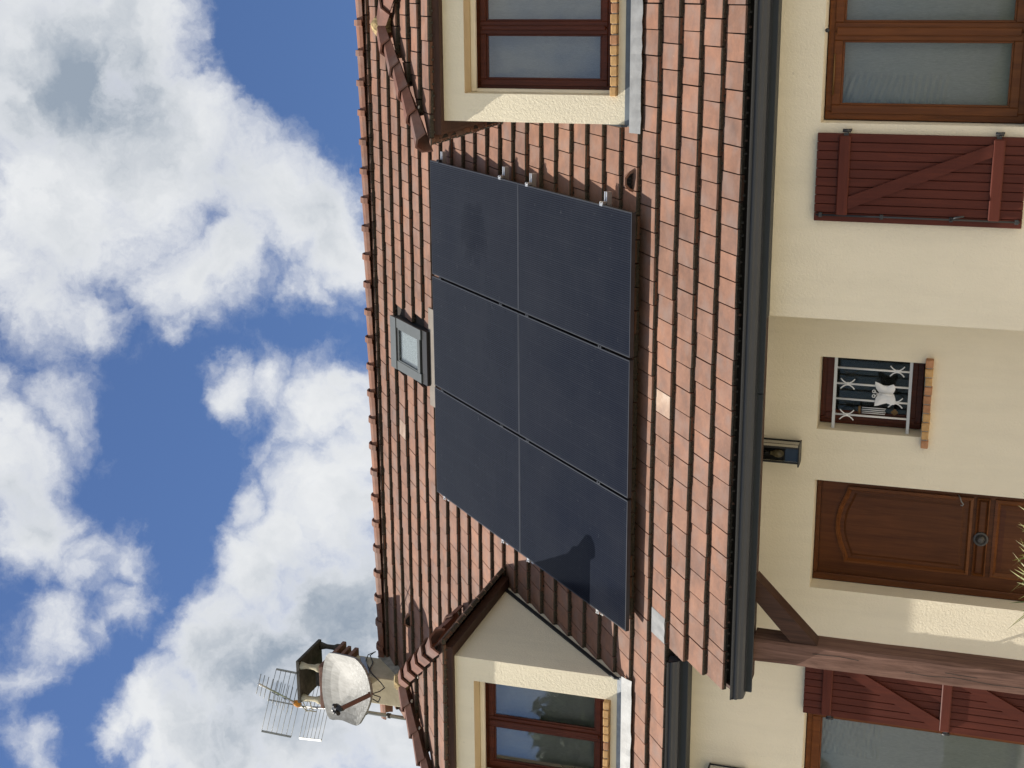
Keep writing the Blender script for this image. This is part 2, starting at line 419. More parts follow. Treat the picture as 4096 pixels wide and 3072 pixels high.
M_WALL = stucco("cream_render", (.80, .725, .565), .07)
M_WALL2 = stucco("cream_render_dormer", (.80, .73, .565), .07)
M_SMOOTH = simple("smooth_cream_paint", (.78, .73, .60), .7, var=.04)
M_REVEAL = simple("tan_reveal_paint", (.62, .50, .31), .8, var=.05)
M_TILE = tile_mat("clay_tile", ((.165, .098, .075), (.224, .121, .083), (.275, .149, .100)))
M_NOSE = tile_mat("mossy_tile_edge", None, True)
M_PALE = tile_mat("bleached_clay_tile", ((.28, .20, .16), (.34, .26, .205), (.42, .36, .31)))
M_RIDGE = tile_mat("ridge_tile_clay", ((.17, .085, .060), (.225, .105, .066), (.28, .135, .085)))
M_HIP = tile_mat("dark_hip_tile_clay", ((.11, .052, .038), (.155, .068, .047), (.21, .10, .07)))
M_UNDER = simple("dark_roof_batten", (.03, .024, .02), .95)
M_MORTAR = simple("mortar", (.42, .40, .36), .95, var=.2, scale=30, bump=.4)
M_GUTTER = simple("anthracite_metal", (.024, .028, .035), .36, .0, var=.08)
M_FASCIA = simple("anthracite_fascia", (.011, .015, .019), .5, var=.08)
M_ZINC = simple("zinc_flashing", (.26, .28, .30), .45, .35, var=.25, scale=18, bump=.3)
M_ZINC2 = simple("dark_zinc", (.13, .15, .165), .45, .3, var=.15, scale=10)
M_LEAD = simple("lead_flashing", (.195, .20, .205), .6, .2, var=.18, scale=9, bump=.3)
M_BROWN = wood("dark_brown_stain", (.035, .018, .012), (.075, .036, .024), .55, 'x')
M_BROWNV = wood("dark_brown_stain_upright", (.035, .019, .013), (.085, .042, .028), .55, 'z')
M_POST = wood("weathered_brown_post", (.085, .046, .034), (.225, .130, .100), .8, 'z', .9, bump=.7)
M_SHUT = wood("red_brown_shutter_paint", (.064, .0145, .009), (.100, .024, .014), .5, 'z', .6)
M_SHUTX = wood("red_brown_shutter_batten", (.072, .017, .0105), (.112, .027, .016), .5, 'x', .6)
M_FRAME = wood("varnished_mahogany", (.050, .0125, .0065), (.098, .026, .012), .4, 'z', .6, .1)
M_FRAME2 = wood("varnished_oak", (.085, .027, .0075), (.17, .056, .014), .4, 'z', .7, .1)
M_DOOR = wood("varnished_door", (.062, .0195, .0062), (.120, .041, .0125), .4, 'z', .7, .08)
M_DOORL = wood("varnished_moulding_highlight", (.100, .033, .0095), (.185, .064, .018), .38, 'z', .7, .12)  # door varnish lightened: highlights on the mouldings put into the colour
M_BRICK = simple("yellow_sill_brick", (.50, .30, .125), .85, var=.22, scale=24, bump=.3)
M_BRICKR = simple("red_sill_brick", (.40, .20, .10), .85, var=.25, scale=24, bump=.3)
M_IRON = simple("black_iron", (.025, .026, .028), .5)
M_WHITE = simple("white_metal_paint", (.72, .73, .74), .45, var=.05)
M_BARW = simple("pale_grey_bar_paint", (.52, .55, .57), .5, var=.05)
M_ALU = simple("bare_aluminium", (.62, .63, .64), .32, .85, var=.1)
M_ALUD = simple("dull_aluminium", (.30, .30, .29), .5, .5, var=.15)
M_CONC = simple("chimney_render", (.43, .385, .275), .95, var=.2, scale=5, bump=.7)
M_CONCG = simple("grey_cement", (.27, .26, .23), .95, var=.3, scale=9, bump=.6)
M_CONCD = simple("dark_concrete", (.055, .05, .042), .95, var=.5, scale=12, bump=.5)  # dark concrete for the rear cap posts, flue and cap slab
M_CORB = simple("brown_corbel", (.17, .085, .06), .85, var=.3, scale=16, bump=.5)
M_GLASS = glass_mat("window_glass")
M_GLASSD = glass_mat("low_reflection_pane", refl=.22)  # mirrors less than the other panes
M_SMOKED = glass_mat("smoked_lantern_glass", (.42, .42, .40), .3)
M_GLASSG = glass_mat("clear_ground_floor_glass", refl=.42)
M_VOILE = voile_mat("net_curtain", (.78, .775, .73), .95)
M_LACE = voile_mat("lace_curtain", (.13, .135, .125), .50, True)
M_BLIND = simple("pale_roof_blind", (.88, .92, .93), .8, var=.03)
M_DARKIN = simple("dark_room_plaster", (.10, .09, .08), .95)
M_BLACK = simple("black_plastic", (.012, .012, .013), .45)
M_CABLE = simple("black_cable", (.015, .015, .016), .5)
M_ORANGE = simple("orange_plastic", (.62, .25, .03), .5)
M_KNOB = simple("dark_bronze", (.075, .07, .065), .42, .5, var=.2)
M_BULB = simple("amber_filament_bulb", (.26, .21, .12), .15, var=.2, scale=60)
M_BRASS = simple("dull_brass", (.16, .09, .035), .35, .7)
M_PAVE = simple("bounce_paving", (.50, .45, .37), .9, var=.2, scale=1.5, bump=.3)  # lightened so the unseen ground throws more light up the walls
M_LAWN = simple("lawn_ground", (.09, .11, .045), .95, var=.35, scale=2.0)
M_LICHEN = simple("lichen_mortar", (.34, .25, .12), .95, var=.5, scale=40, bump=.6)
M_SKYL = simple("grey_skylight_metal", (.105, .115, .113), .42, .3, var=.06)

# reflector of the dish: weathered white paint with run marks and flaking at the bottom
M_DISH, nt, b = mat_new("weathered_dish_paint"); g = N(nt)
p = g.world()
st = g.noise(1.0, 5, .65, g.mapping(p, (26, 26, 3.0)))
c = g.ramp(st.outputs['Fac'], [(.33, (.095, .093, .08)), (.5, (.150, .148, .137)), (.7, (.20, .20, .187))])
fl = g.noise(34, 4, .65, p, 1.2)
zz = g.n('ShaderNodeSeparateXYZ'); g.l(p, zz.inputs[0])
low = g.n('ShaderNodeMapRange'); g.l(zz.outputs['Z'], low.inputs['Value']); low.inputs['From Min'].default_value = 3.75; low.inputs['From Max'].default_value = 3.45
fk = g.math('MULTIPLY', g.ramp(fl.outputs['Fac'], [(.52, 0.0), (.58, 1.0)]), low.outputs[0], True)
c = g.mix(fk, c, (.34, .34, .325))
g.l(c, b.inputs['Base Color']); b.inputs['Roughness'].default_value = .6

# solar cells under textured glass: half-cut cells, bus bars along the slope, fine gaps, a little dust
M_CELL, nt, b = mat_new("solar_cell_glass"); g = N(nt)
uv = g.obj(); sep = g.n('ShaderNodeSeparateXYZ'); g.l(uv, sep.inputs[0])
def line(sock, pitch, width, offset=0.0):
    t = g.math('FRACT', g.math('DIVIDE', g.math('ADD', sock, offset), pitch))
    d = g.math('ABSOLUTE', g.math('SUBTRACT', t, .5))
    return g.math('GREATER_THAN', d, .5 - width / pitch / 2)
bus = line(sep.outputs['X'], .0166, .0030)
gapx = line(sep.outputs['X'], .166, .003, -.021)
gapy = line(sep.outputs['Y'], .0835, .0016, -.04)
wpos = g.world(); dust = g.noise(2.4, 5, .6, wpos); dust2 = g.noise(22, 4, .65, wpos)
c = g.mix(g.math('MULTIPLY', bus, .75), (.0020, .0031, .0080), (.024, .030, .043))
c = g.mix(g.math('MULTIPLY', g.math('MAXIMUM', gapx, gapy), .10), c, (.07, .075, .085))
dd = g.math('MULTIPLY', g.ramp(dust.outputs['Fac'], [(.35, 0.0), (.75, .03)]), 1.0)
c = g.mix(dd, c, (.16, .16, .16))
# a patch of the upper right panel where rain has washed the dust off
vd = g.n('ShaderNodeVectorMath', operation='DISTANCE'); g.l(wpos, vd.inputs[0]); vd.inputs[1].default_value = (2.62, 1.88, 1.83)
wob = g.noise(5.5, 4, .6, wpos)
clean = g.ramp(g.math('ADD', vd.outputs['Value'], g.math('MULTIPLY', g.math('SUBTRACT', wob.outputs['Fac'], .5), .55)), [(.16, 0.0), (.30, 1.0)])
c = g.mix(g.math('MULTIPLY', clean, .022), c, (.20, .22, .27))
sm = g.math('MULTIPLY', g.ramp(dust2.outputs['Fac'], [(.66, 0.0), (.78, .10)]), 1.0)
c = g.mix(sm, c, (.3, .3, .3))
g.l(c, b.inputs['Base Color'])
b.inputs['Roughness'].default_value = .14; b.inputs['IOR'].default_value = 1.27
b.inputs['Specular IOR Level'].default_value = .11
g.l(g.ramp(dust.outputs['Fac'], [(.3, .10), (.7, .2)]), b.inputs['Roughness'])
M_PFRAME = simple("black_anodised_frame", (.045, .048, .055), .35, .6)

# ------------------------------------------------------------------ the setting
G = -3.82                                               # height of the ground (the panel corner is the origin)
gm = MB(); gm.face([(-400, -400, G), (400, -400, G), (400, 400, G), (-400, 400, G)])
tag(gm.build('ground', M_LAWN), kind='structure')
pm = MB(); pm.face([(-14, -16, G + .004), (18, -16, G + .004), (18, -.0, G + .004), (-14, -.0, G + .004)])  # unseen paving, laid pale and wide to bounce sunlight onto the walls
tag(pm.build('unseen_bounce_paving', M_PAVE), kind='structure')

# ------------------------------------------------------------------ the house
TH = math.atan(.9695)                                   # roof pitch, about 44 degrees
CT, ST = cos(TH), sin(TH)
EX, ES, EN = V((1, 0, 0)), V((0, CT, ST)), V((0, -ST, CT))
def rp(x, s, off): return EX * x + ES * s - EN * off
def roof_z(y, off): return (y - off * ST) / CT * ST - off * CT
house = empty('house', (2.3, 2.5, G), 'cream rendered house with red clay tiled roof, two dormers and dark gutters', 'house')
XL, XR = -2.95, 7.6
YP, YF, YB = 0.0, -.594, 7.9                             # main wall, wall of the part that comes forward, back wall
XC = 2.62                                               # corner between the two

def wall(x0, x1, z0, z1, y, holes=(), depth=.25, mat=M_WALL, name='wall', parent=house, reveal=None):
    """an upright wall facing -Y with openings (x0,x1,z0,z1) and their reveals"""
    mb = MB()
    xs = sorted({x0, x1, *[h[0] for h in holes], *[h[1] for h in holes]})
    zs = sorted({z0, z1, *[h[2] for h in holes], *[h[3] for h in holes]})
    for i in range(len(xs) - 1):
        for k in range(len(zs) - 1):
            cx, cz = (xs[i] + xs[i + 1]) / 2, (zs[k] + zs[k + 1]) / 2
            if any(h[0] < cx < h[1] and h[2] < cz < h[3] for h in holes): continue
            for yy in (y, y + depth):
                mb.face([(xs[i], yy, zs[k]), (xs[i + 1], yy, zs[k]), (xs[i + 1], yy, zs[k + 1]), (xs[i], yy, zs[k + 1])])
    for a, b_, c_, d in list(holes) + [(x0, x1, z0, z1)]:
        mi = 1 if (a, b_, c_, d) != (x0, x1, z0, z1) else 0
        mb.face([(a, y, c_), (a, y + depth, c_), (a, y + depth, d), (a, y, d)], mi)
        mb.face([(b_, y, c_), (b_, y + depth, c_), (b_, y + depth, d), (b_, y, d)], mi)
        mb.face([(a, y, c_), (b_, y, c_), (b_, y + depth, c_), (a, y + depth, c_)], mi)
        mb.face([(a, y, d), (b_, y, d), (b_, y + depth, d), (a, y + depth, d)], mi)
    return mb.build(name, [mat, reveal or mat], parent)

SW = (1.706, 2.223, -2.026, -1.330)                     # small barred window
DR = (.527, 1.336, -3.50, -1.335)                       # front door
LD = (-1.95, -.460, -3.50, -1.345)                      # left french window
RWN = (3.852, 4.935, -2.515, -1.316)                    # right window
wall(XL, XC + .02, G, -.24, YP, [SW, DR, LD])
wall(XC, XR, G, -.86, YF, [RWN])
# return of the forward part, side and back walls
mb = MB(); mb.box(XC, XC + .25, YF + .252, YP - .002, G, -.86); mb.build('wall', M_WALL, house)
ZR = roof_z(3.955, .11)                                 # height of the roof plane at the ridge
YR = 3.955
for x in (XL, XR):
    t = .25 if x < 0 else -.25
    mb = MB()
    mb.prism([(YP + .26, G), (YB, G), (YB, -.4), (YR, ZR - .22), (YP + .26, -.4)], x, x + t, 'x')
    mb.build('wall', M_WALL, house)
mb = MB(); mb.box(XL + .252, XR - .252, YB - .25, YB, G, -.4); mb.build('wall', M_WALL, house)
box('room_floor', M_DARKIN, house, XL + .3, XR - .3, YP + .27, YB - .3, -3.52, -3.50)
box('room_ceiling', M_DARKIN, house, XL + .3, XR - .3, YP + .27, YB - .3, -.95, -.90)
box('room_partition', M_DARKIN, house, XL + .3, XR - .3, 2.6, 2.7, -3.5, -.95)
box('doorstep', M_CONCG, house, .40, 1.50, -.62, -.01, G + .01, -3.502, .01)

# ---- roof body under the tiles
mb = MB()
def slab(x0, x1, s0, s1, off, th):
    mb.add([rp(x, s, o) for o in (off, off + th) for s in (s0, s1) for x in (x0, x1)],
           [(0, 1, 3, 2), (4, 6, 7, 5), (0, 4, 5, 1), (1, 5, 7, 3), (3, 7, 6, 2), (2, 6, 4, 0)])
S_TOP = 5.385
slab(.02, XR + .12, -1.09, -.375, .147, .05)
slab(XL - .12, XR + .12, -.372, S_TOP, .147, .05)
pk = rp(0, S_TOP, .147)
mb.add([(x, pk.y + k * CT, pk.z - k * ST - q) for q in (0, .05) for k in (.01, 6.2) for x in (XL - .12, XR + .12)],
       [(0, 1, 3, 2), (4, 6, 7, 5), (0, 4, 5, 1), (1, 5, 7, 3), (3, 7, 6, 2), (2, 6, 4, 0)])
roof = mb.build('roof', M_UNDER, house)

# ---- tiles
GAUGE, TW, TN = .2456, .1705, .036
def tile_mesh(w, name='tile', mats=None, nubs=True, h=TN):
    mb_ = MB(); a = w / 2 - .0044
    prof = [(0, .003), (-.003, h * .72), (.004, h * .97), (.010, h), (.262, -.0005), (.262, -.012)]
    n = len(prof)
    vs = [(x, y, z) for x in (-a, a) for y, z in prof]
    for k in range(n - 1):
        mb_.add([vs[k], vs[n + k], vs[n + k + 1], vs[k + 1]], [(0, 1, 2, 3)], 1 if k < 2 else 0)
    mb_.add(vs, [tuple(range(n)), tuple(range(n, 2 * n))[::-1]], 0)
    mb_.add([vs[0], vs[n], vs[2 * n - 1], vs[n - 1]], [(0, 3, 2, 1)], 0)
    if nubs:
        for q in (-.26, .26):
            x = q * w
            mb_.add([(x - .009, .004, -.002), (x + .009, .004, -.002), (x + .005, -.013, -.002), (x - .005, -.013, -.002),
                     (x - .008, .004, .012), (x + .008, .004, .012), (x + .004, -.010, .008), (x - .004, -.010, .008)],
                    [(4, 5, 6, 7), (0, 4, 7, 3), (3, 7, 6, 2), (1, 2, 6, 5)], 1)
    return mb_.mesh(name, mats or [M_TILE, M_NOSE])
def frame(o, ex, es, en):
    m_ = Matrix.Identity(4)
    for i in range(3): m_[i][0] = ex[i]; m_[i][1] = es[i]; m_[i][2] = en[i]; m_[i][3] = o[i]
    return m_
ROOF_M = frame(V((0, 0, 0)), EX, ES, EN)
def jitter(w, amt=1.0):
    r = random.uniform
    return (Matrix.Translation((r(-.0012, .0012), r(-.004, .004) * amt, r(-.001, .0025) * amt)) @ Matrix.Rotation(r(-.006, .006) * amt, 4, 'Z')
            @ Matrix.Rotation(.012 + r(-.012, .012) * amt, 4, 'Y') @ Matrix.Rotation(r(-.008, .008) * amt, 4, 'X'))

CELLS = []                                              # every tile: width, matrix, clip planes, parent key, material key
# dormers (centre x, name)
DORM = {'L': -1.168, 'R': 4.38}
EH, EZ, RUN, RISE = .82, 1.53, .75, .63
EYD = {'L': .170, 'R': .148}                            # front eave of each dormer        # half width at the eave, front eave y, eave height, run and rise to the apex
YD = .25
def in_dormer(x, y, z):
    for c_ in DORM.values():
        if abs(x - c_) < .60 and y > .34 and z < EZ: return True
        if abs(x - c_) < .74 and y > .35 and z < EZ + RISE * (1 - abs(x - c_) / EH) - .10 and z > 1.62: return True
    return False
SKYL = (.955, 1.480, 3.86, 4.66)
VENTS = [(3.395, None, 5), (-1.80, None, 23)]           # vent tiles: x, -, course
s0 = -1.116
for k in range(27):
    s = s0 + k * GAUGE
    x = 1.998 + (TW / 2 if k % 2 else 0) - TW * 40 + TW / 2
    lo = 0.0 if k < 3 else XL - .1
    if k == 26: pass
    while x < XR + .1:
        xa, xb = x - TW / 2, x + TW / 2
        w = TW
        lim = lo + .2
        if xb <= lim + .012:
            x += TW; continue
        if xa < lim - .012:
            xa = lim; w = xb - xa
        xc_ = (xa + xb) / 2
        P = rp(xc_, s + .12, .125)
        sk = SKYL[0] - .03 < xc_ < SKYL[1] + .03 and SKYL[2] - .05 < s + .12 < SKYL[3] + .02
        if not in_dormer(P.x, P.y, P.z) and not sk:
            CELLS.append([round(w, 3), ROOF_M @ Matrix.Translation((xc_, s, -.142)) @ jitter(w), [], 'roof', (k, xc_)])
        x += TW
    CELLS.append([.2, ROOF_M @ Matrix.Translation((lo + .1, s, -.142)) @ jitter(.2), [], 'roof', (k, lo + .1)])

SLN = sqrt(RUN ** 2 + RISE ** 2)                        # length of the front slope
SLS = sqrt(EH ** 2 + RISE ** 2)                         # length of a side slope
def dorm_frames(c_, EY):
    es = V((0, RUN, RISE)) / SLN; en = V((0, -RISE, RUN)) / SLN
    fr = frame(V((c_, EY, EZ)), V((1, 0, 0)), es, en)
    esr = V((-EH, 0, RISE)) / SLS; enr = V((RISE, 0, EH)) / SLS
    right = frame(V((c_ + EH, EY, EZ)), V((0, 1, 0)), esr, enr)
    esl = V((EH, 0, RISE)) / SLS; enl = V((-RISE, 0, EH)) / SLS
    left = frame(V((c_ - EH, EY, EZ)), V((0, -1, 0)), esl, enl)
    return fr, right, left
for key, c_ in DORM.items():
    EY = EYD[key]
    fr, right, left = dorm_frames(c_, EY)
    corner_r, corner_l = V((c_ + EH, EY, 0)), V((c_ - EH, EY, 0))
    nr = V((RUN, EH, 0)).normalized(); nl = V((-RUN, EH, 0)).normalized()
    for k in range(5):
        s = k * GAUGE
        half = EH * (1 - s / SLN)
        x = -TW * 6 + (TW / 2 if k % 2 else 0)
        while x < EH + TW:
            if abs(x) < half + TW * .4:
                cl = []
                if x + TW / 2 > half - .26 * EH / SLN: cl.append((corner_r, nr))
                if x - TW / 2 < -half + .26 * EH / SLN: cl.append((corner_l, nl))
                CELLS.append([TW, fr @ Matrix.Translation((x, s, -.032)) @ jitter(TW), cl, key, None])
            x += TW
        for f_, sg in ((right, 1), (left, -1)):
            y = TW / 2 - (TW / 2 if k % 2 else 0)
            ymax = 1.75 + s / SLS * RISE * 1.05
            while y < ymax:
                if y > s / SLS * RUN - TW * .4:
                    cl = []
                    if y - TW / 2 < (s + .26) / SLS * RUN:
                        cl.append((corner_r if sg > 0 else corner_l, -(nr if sg > 0 else nl)))
                    if s + .262 > SLS - .02: cl.append((V((c_, 0, 0)), V((-sg, 0, 0))))
                    CELLS.append([TW, f_ @ Matrix.Translation((sg * y, s, -.032)) @ jitter(TW), cl, key, 'side'])
                y += TW
for c_ in CELLS:
    if c_[3] == 'roof' and c_[4][0] == 26: c_[2] = [(rp(0, 5.385, .147), V((0, 1, 0)))]

# ---- which tiles show largest in the photograph
def project(P):
    d = P - CAM; z = d.dot(R_FWD)
    return (2048 + FPX * d.dot(R_DOWN) / z, 1536 - FPX * d.dot(R_RIGHT) / z) if z > .1 else (-9, -9)
PW, PH = 1.038, 1.755                                   # one solar panel
AW, AH = 3 * PW + .04, 2 * PH + .005
def hidden(P):
    d = P - CAM
    t = (0 - CAM.dot(EN)) / d.dot(EN)
    if t < .999:
        q = CAM + d * t; s = q.dot(ES)
        if -.01 < q.x < AW + .01 and -.01 < s < AH + .01: return True
    if d.y > 0:
        t = (YD - CAM.y) / d.y
        if t < .999:
            q = CAM + d * t
            for c__ in DORM.values():
                if abs(q.x - c__) < .65 and .1 < q.z < 1.52: return True
        t = (.3 - CAM.y) / d.y
        t = (1.0 - CAM.y) / d.y
        if t < .999:
            q = CAM + d * t
            for c__ in DORM.values():
                if abs(q.x - c__) < EH * (1 - (q.z - EZ - .3) / RISE) and EZ < q.z < 2.2 and P.y > 1.3: return True
    return False
scored = []
for i, (w, M_, cl, par, tg) in enumerate(CELLS):
    c4 = [project(M_ @ V(q)) for q in ((-w / 2, 0, .03), (w / 2, 0, .03), (w / 2, .24, .003), (-w / 2, .24, .003), (-w / 2, 0, 0), (w / 2, 0, 0))]
    mid = project(M_ @ V((0, .12, .02)))
    if not (0 < mid[0] < 4096 and 0 < mid[1] < 3072): continue
    P = M_ @ V((0, .10, .02))
    nrm_ = (M_.to_3x3() @ V((0, 0, 1)))
    if nrm_.dot(CAM - P) < 0: continue
    if hidden(P): continue
    def area(q): return abs(sum(q[k][0] * q[(k + 1) % 4][1] - q[(k + 1) % 4][0] * q[k][1] for k in range(4))) / 2
    scored.append((area(c4[:4]) + area([c4[0], c4[1], c4[5], c4[4]]), i))
scored.sort(reverse=True)
single = {i for _, i in scored[:295]}

# ---- dormer walls (parts that carry their own tiles)
WOH = .452                                              # half width of a dormer window opening
WZ0, WZ1 = .168, 1.300
dorm_obj = {}
for key, c_ in DORM.items():
    EY = EYD[key]
    mb = MB()
    xs = [c_ - .65, c_ - WOH, c_ + WOH, c_ + .65]; zs = [-.25, WZ0, WZ1, 1.475]
    for i in range(3):
        for k in range(3):
            if i == 1 and k == 1: continue
            mb.face([(xs[i], YD, zs[k]), (xs[i + 1], YD, zs[k]), (xs[i + 1], YD, zs[k + 1]), (xs[i], YD, zs[k + 1])])
    D = .30
    mb.face([(xs[1], YD, zs[1]), (xs[1], YD + D, zs[1]), (xs[1], YD + D, zs[2]), (xs[1], YD, zs[2])])
    mb.face([(xs[2], YD, zs[1]), (xs[2], YD + D, zs[1]), (xs[2], YD + D, zs[2]), (xs[2], YD, zs[2])])
    mb.face([(xs[1], YD, zs[1]), (xs[2], YD, zs[1]), (xs[2], YD + D, zs[1]), (xs[1], YD + D, zs[1])])
    mb.face([(xs[1], YD, zs[2]), (xs[2], YD, zs[2]), (xs[2], YD + D, zs[2]), (xs[1], YD + D, zs[2])], 1)
    for x in (xs[0], xs[3]):
        mb.face([(x, YD, -.25), (x, 2.1, -.25), (x, 2.1, 1.475), (x, YD, 1.475)])
    dorm_obj[key] = mb.build('dormer', [M_WALL2, M_REVEAL], house)
    DO = dorm_obj[key]
    tag(DO, 'left dormer beside the chimney' if key == 'L' else 'right dormer with grey curtained window')
    # eaves: brown fascia and soffit on three sides
    mb = MB()
    mb.box(c_ - .745, c_ + .745, EY + .026, EY + .046, EZ - .072, EZ - .004)
    for sg in (-1, 1):
        a, b_ = sorted((c_ + sg * .745, c_ + sg * .722))
        mb.box(a, b_, EY + .047, 1.70, EZ - .072, EZ - .004)
    mb.build('fascia', M_BROWN, DO)
    mb = MB()
    mb.box(c_ - .7215, c_ + .7215, EY + .047, YD + .02, EZ - .070, EZ - .056)
    for sg in (-1, 1):
        a, b_ = sorted((c_ + sg * .7215, c_ + sg * .64))
        mb.box(a, b_, YD + .021, 1.70, EZ - .070, EZ - .056)
    mb.build('soffit', M_BROWN, DO)
    # boarding under the tiles
    o_ = .034
    mb = MB()
    A = V((c_ - EH + .03, EY + .03, EZ - .014)); B = V((c_ + EH - .03, EY + .03, EZ - .014)); T = V((c_, EY + RUN, EZ + RISE - o_ - .005))
    yb = 1.78; yr = 2.50
    A2 = V((c_ - EH + .03, yb, EZ - .014)); B2 = V((c_ + EH - .03, yb, EZ - .014)); T2 = V((c_, yr, T.z))
    mb.face([A, B, T]); mb.face([B, B2, T2, T]); mb.face([A, T, T2, A2])
    mb.build('roof_boarding', M_UNDER, DO)
    # foot of the dormer: dark upstand and a dressed sheet on the tiles
    mb = MB(); mb.prism([(YD - .002, .118), (YD - .012, .114), (YD - .020, .080), (YD - .002, .080)], c_ - .662, c_ + .662, 'x')
    mb.build('upstand', M_ZINC2 if key == 'R' else M_ZINC, DO)
    mb = MB(); mb.prism([(YD - .002, .0795), (YD - .022, .0795), (YD - .066, .036), (YD - .002, .02)], c_ - .668, c_ + .668, 'x')
    mb.build('drip_edge', M_FASCIA if key == 'R' else M_ZINC2, DO)
    mb = MB(); n_ = 26
    pts = []
    for k in range(n_ + 1):
        x = c_ - .70 + 1.40 * k / n_
        r_ = random.uniform(-.006, .006)
        row = [rp(x, .185, .080), rp(x, .158, .086 + r_ * .3), rp(x, .122, .093 + r_ * .2), rp(x, .076 + r_, .104 + abs(r_) * .5)]
        pts.append(row)
    for k in range(n_):
        for q in range(3): mb.face([pts[k][q], pts[k + 1][q], pts[k + 1][q + 1], pts[k][q + 1]], 0, False)
    mb.build('apron_flashing', M_LEAD, DO)
    # strips where the cheeks meet the tiles
    for sg in (-1, 1):
        mb = MB(); x = c_ + sg * .652
        a, b_ = rp(x, .22, .085), rp(x, 2.25, .085)
        up = V((0, 0, .045)); ox = V((sg * .012, 0, 0))
        mb.add([a, b_, b_ + up, a + up, a + ox, b_ + ox, b_ + up + ox, a + up + ox], [(0, 1, 2, 3), (4, 7, 6, 5), (3, 2, 6, 7), (0, 4, 5, 1), (0, 3, 7, 4), (1, 5, 6, 2)])
        mb.build('cheek_flashing', M_FASCIA, DO)

# ---- tiles as objects, the rest as one mesh for each roof
mesh_cache = {}
def shared_tile(w, mats=None):
    k = (w, id(mats))
    if k not in mesh_cache: mesh_cache[k] = tile_mesh(w, 'tile', mats)
    return mesh_cache[k]
def clipped(me, M_, clips):
    bm = bmesh.new(); bm.from_mesh(me); bm.transform(M_)
    for p_, n_ in clips:
        r = bmesh.ops.bisect_plane(bm, geom=bm.verts[:] + bm.edges[:] + bm.faces[:], plane_co=p_, plane_no=n_, clear_outer=True, clear_inner=False)
        ed = [e for e in r['geom_cut'] if isinstance(e, bmesh.types.BMEdge)]
        if ed:
            try: bmesh.ops.contextual_create(bm, geom=ed)
            except Exception: pass
    return bm
PALE_MATS = [M_PALE, M_NOSE]
rest = {'roof': MB(), 'L': MB(), 'R': MB()}
def merge(mb_, bm):
    bm.verts.index_update()
    i = len(mb_.v)
    mb_.v += [tuple(v.co) for v in bm.verts]
    for f in bm.faces:
        mb_.f.append(tuple(i + v.index for v in f.verts)); mb_.mi.append(f.material_index); mb_.sm.append(False)
for i, (w, M_, cl, par, tg) in enumerate(CELLS):
    parent = roof if par == 'roof' else dorm_obj[par]
    pale = par == 'roof' and tg and ((tg[0] == 3 and abs(tg[1] - 1.80) < .085) or (tg[0] == 23 and abs(tg[1] - .29) < .085))
    me = shared_tile(w, PALE_MATS if pale else None)
    if i in single or pale:
        if cl:
            bm = clipped(me, M_, cl)
            if not bm.faces: bm.free(); continue
            c0 = M_.translation.copy(); bm.transform(Matrix.Translation(-c0))
            m2 = bpy.data.meshes.new('tile'); bm.to_mesh(m2); bm.free()
            for q in me.materials: m2.materials.append(q)
            put(bpy.data.objects.new('tile', m2), parent, Matrix.Translation(c0))
        else:
            o = put(bpy.data.objects.new('tile', me), parent, M_)
            if pale: o['label'] = 'pale bleached tile'
    else:
        bm = clipped(me, M_, cl)
        merge(rest[par], bm); bm.free()
for k_, mb_ in rest.items():
    if mb_.v:
        me = bpy.data.meshes.new('roof_tiles'); me.from_pydata(mb_.v, [], mb_.f)
        for q in (M_TILE, M_NOSE): me.materials.append(q)
        me.polygons.foreach_set('material_index', mb_.mi); me.update()
        tag(put(bpy.data.objects.new('roof_tiles', me), roof if k_ == 'roof' else dorm_obj[k_]), kind='stuff')

# ---- ridge tiles with collars
def barrel(name, mat, parent, a, b, r0, r1, up, collar=True, n=9, flat=.9):
    """a half-round (angular) ridge or hip tile from a (lower end, with the collar) to b"""
    a, b, up = V(a), V(b), V(up)
    d = (b - a).normalized(); L = (b - a).length
    up = (up - d * up.dot(d)).normalized(); sd = d.cross(up)
    rings = [(0, r0 * 1.14), (.055, r0 * 1.16), (.062, r0), (L, r1)] if collar else [(0, r0), (L, r1)]
    mb_ = MB(); vs = []
    for t, r in rings:
        for rr in (r, r - .016):
            for k in range(n):
                an = pi * k / (n - 1)
                x, y = cos(an), sin(an)
                vs.append(a + d * t + sd * (x * rr) + up * (y * rr * flat + (r0 * .0)))
    nr_ = len(rings)
    fs = []
    for q in range(nr_ - 1):
        for k in range(n - 1):
            i0 = q * 2 * n + k; i1 = (q + 1) * 2 * n + k
            fs.append((i0, i0 + 1, i1 + 1, i1))
            fs.append((i0 + n, i1 + n, i1 + 1 + n, i0 + 1 + n))
        for k in (0, n - 1):
            i0 = q * 2 * n + k; i1 = (q + 1) * 2 * n + k
            fs.append((i0, i1, i1 + n, i0 + n))
    for q in (0, nr_ - 1):
        for k in range(n - 1):
            i0 = q * 2 * n + k
            fs.append((i0, i0 + n, i0 + n + 1, i0 + 1))
    mb_.add(vs, fs)
    return mb_.build(name, mat, parent)
RID = .293
rb = rp(0, S_TOP, .147)
x = 1.703 + RID * 21
while x > XL - .05:
    if x - RID < XR:
        dz = random.uniform(-.004, .004)
        o = barrel('ridge_tile', M_RIDGE, house, (x, rb.y, rb.z - .012 + dz), (x - RID - .02, rb.y, rb.z - .012 + dz * .3), .118, .105, (0, 0, 1))
    x -= RID
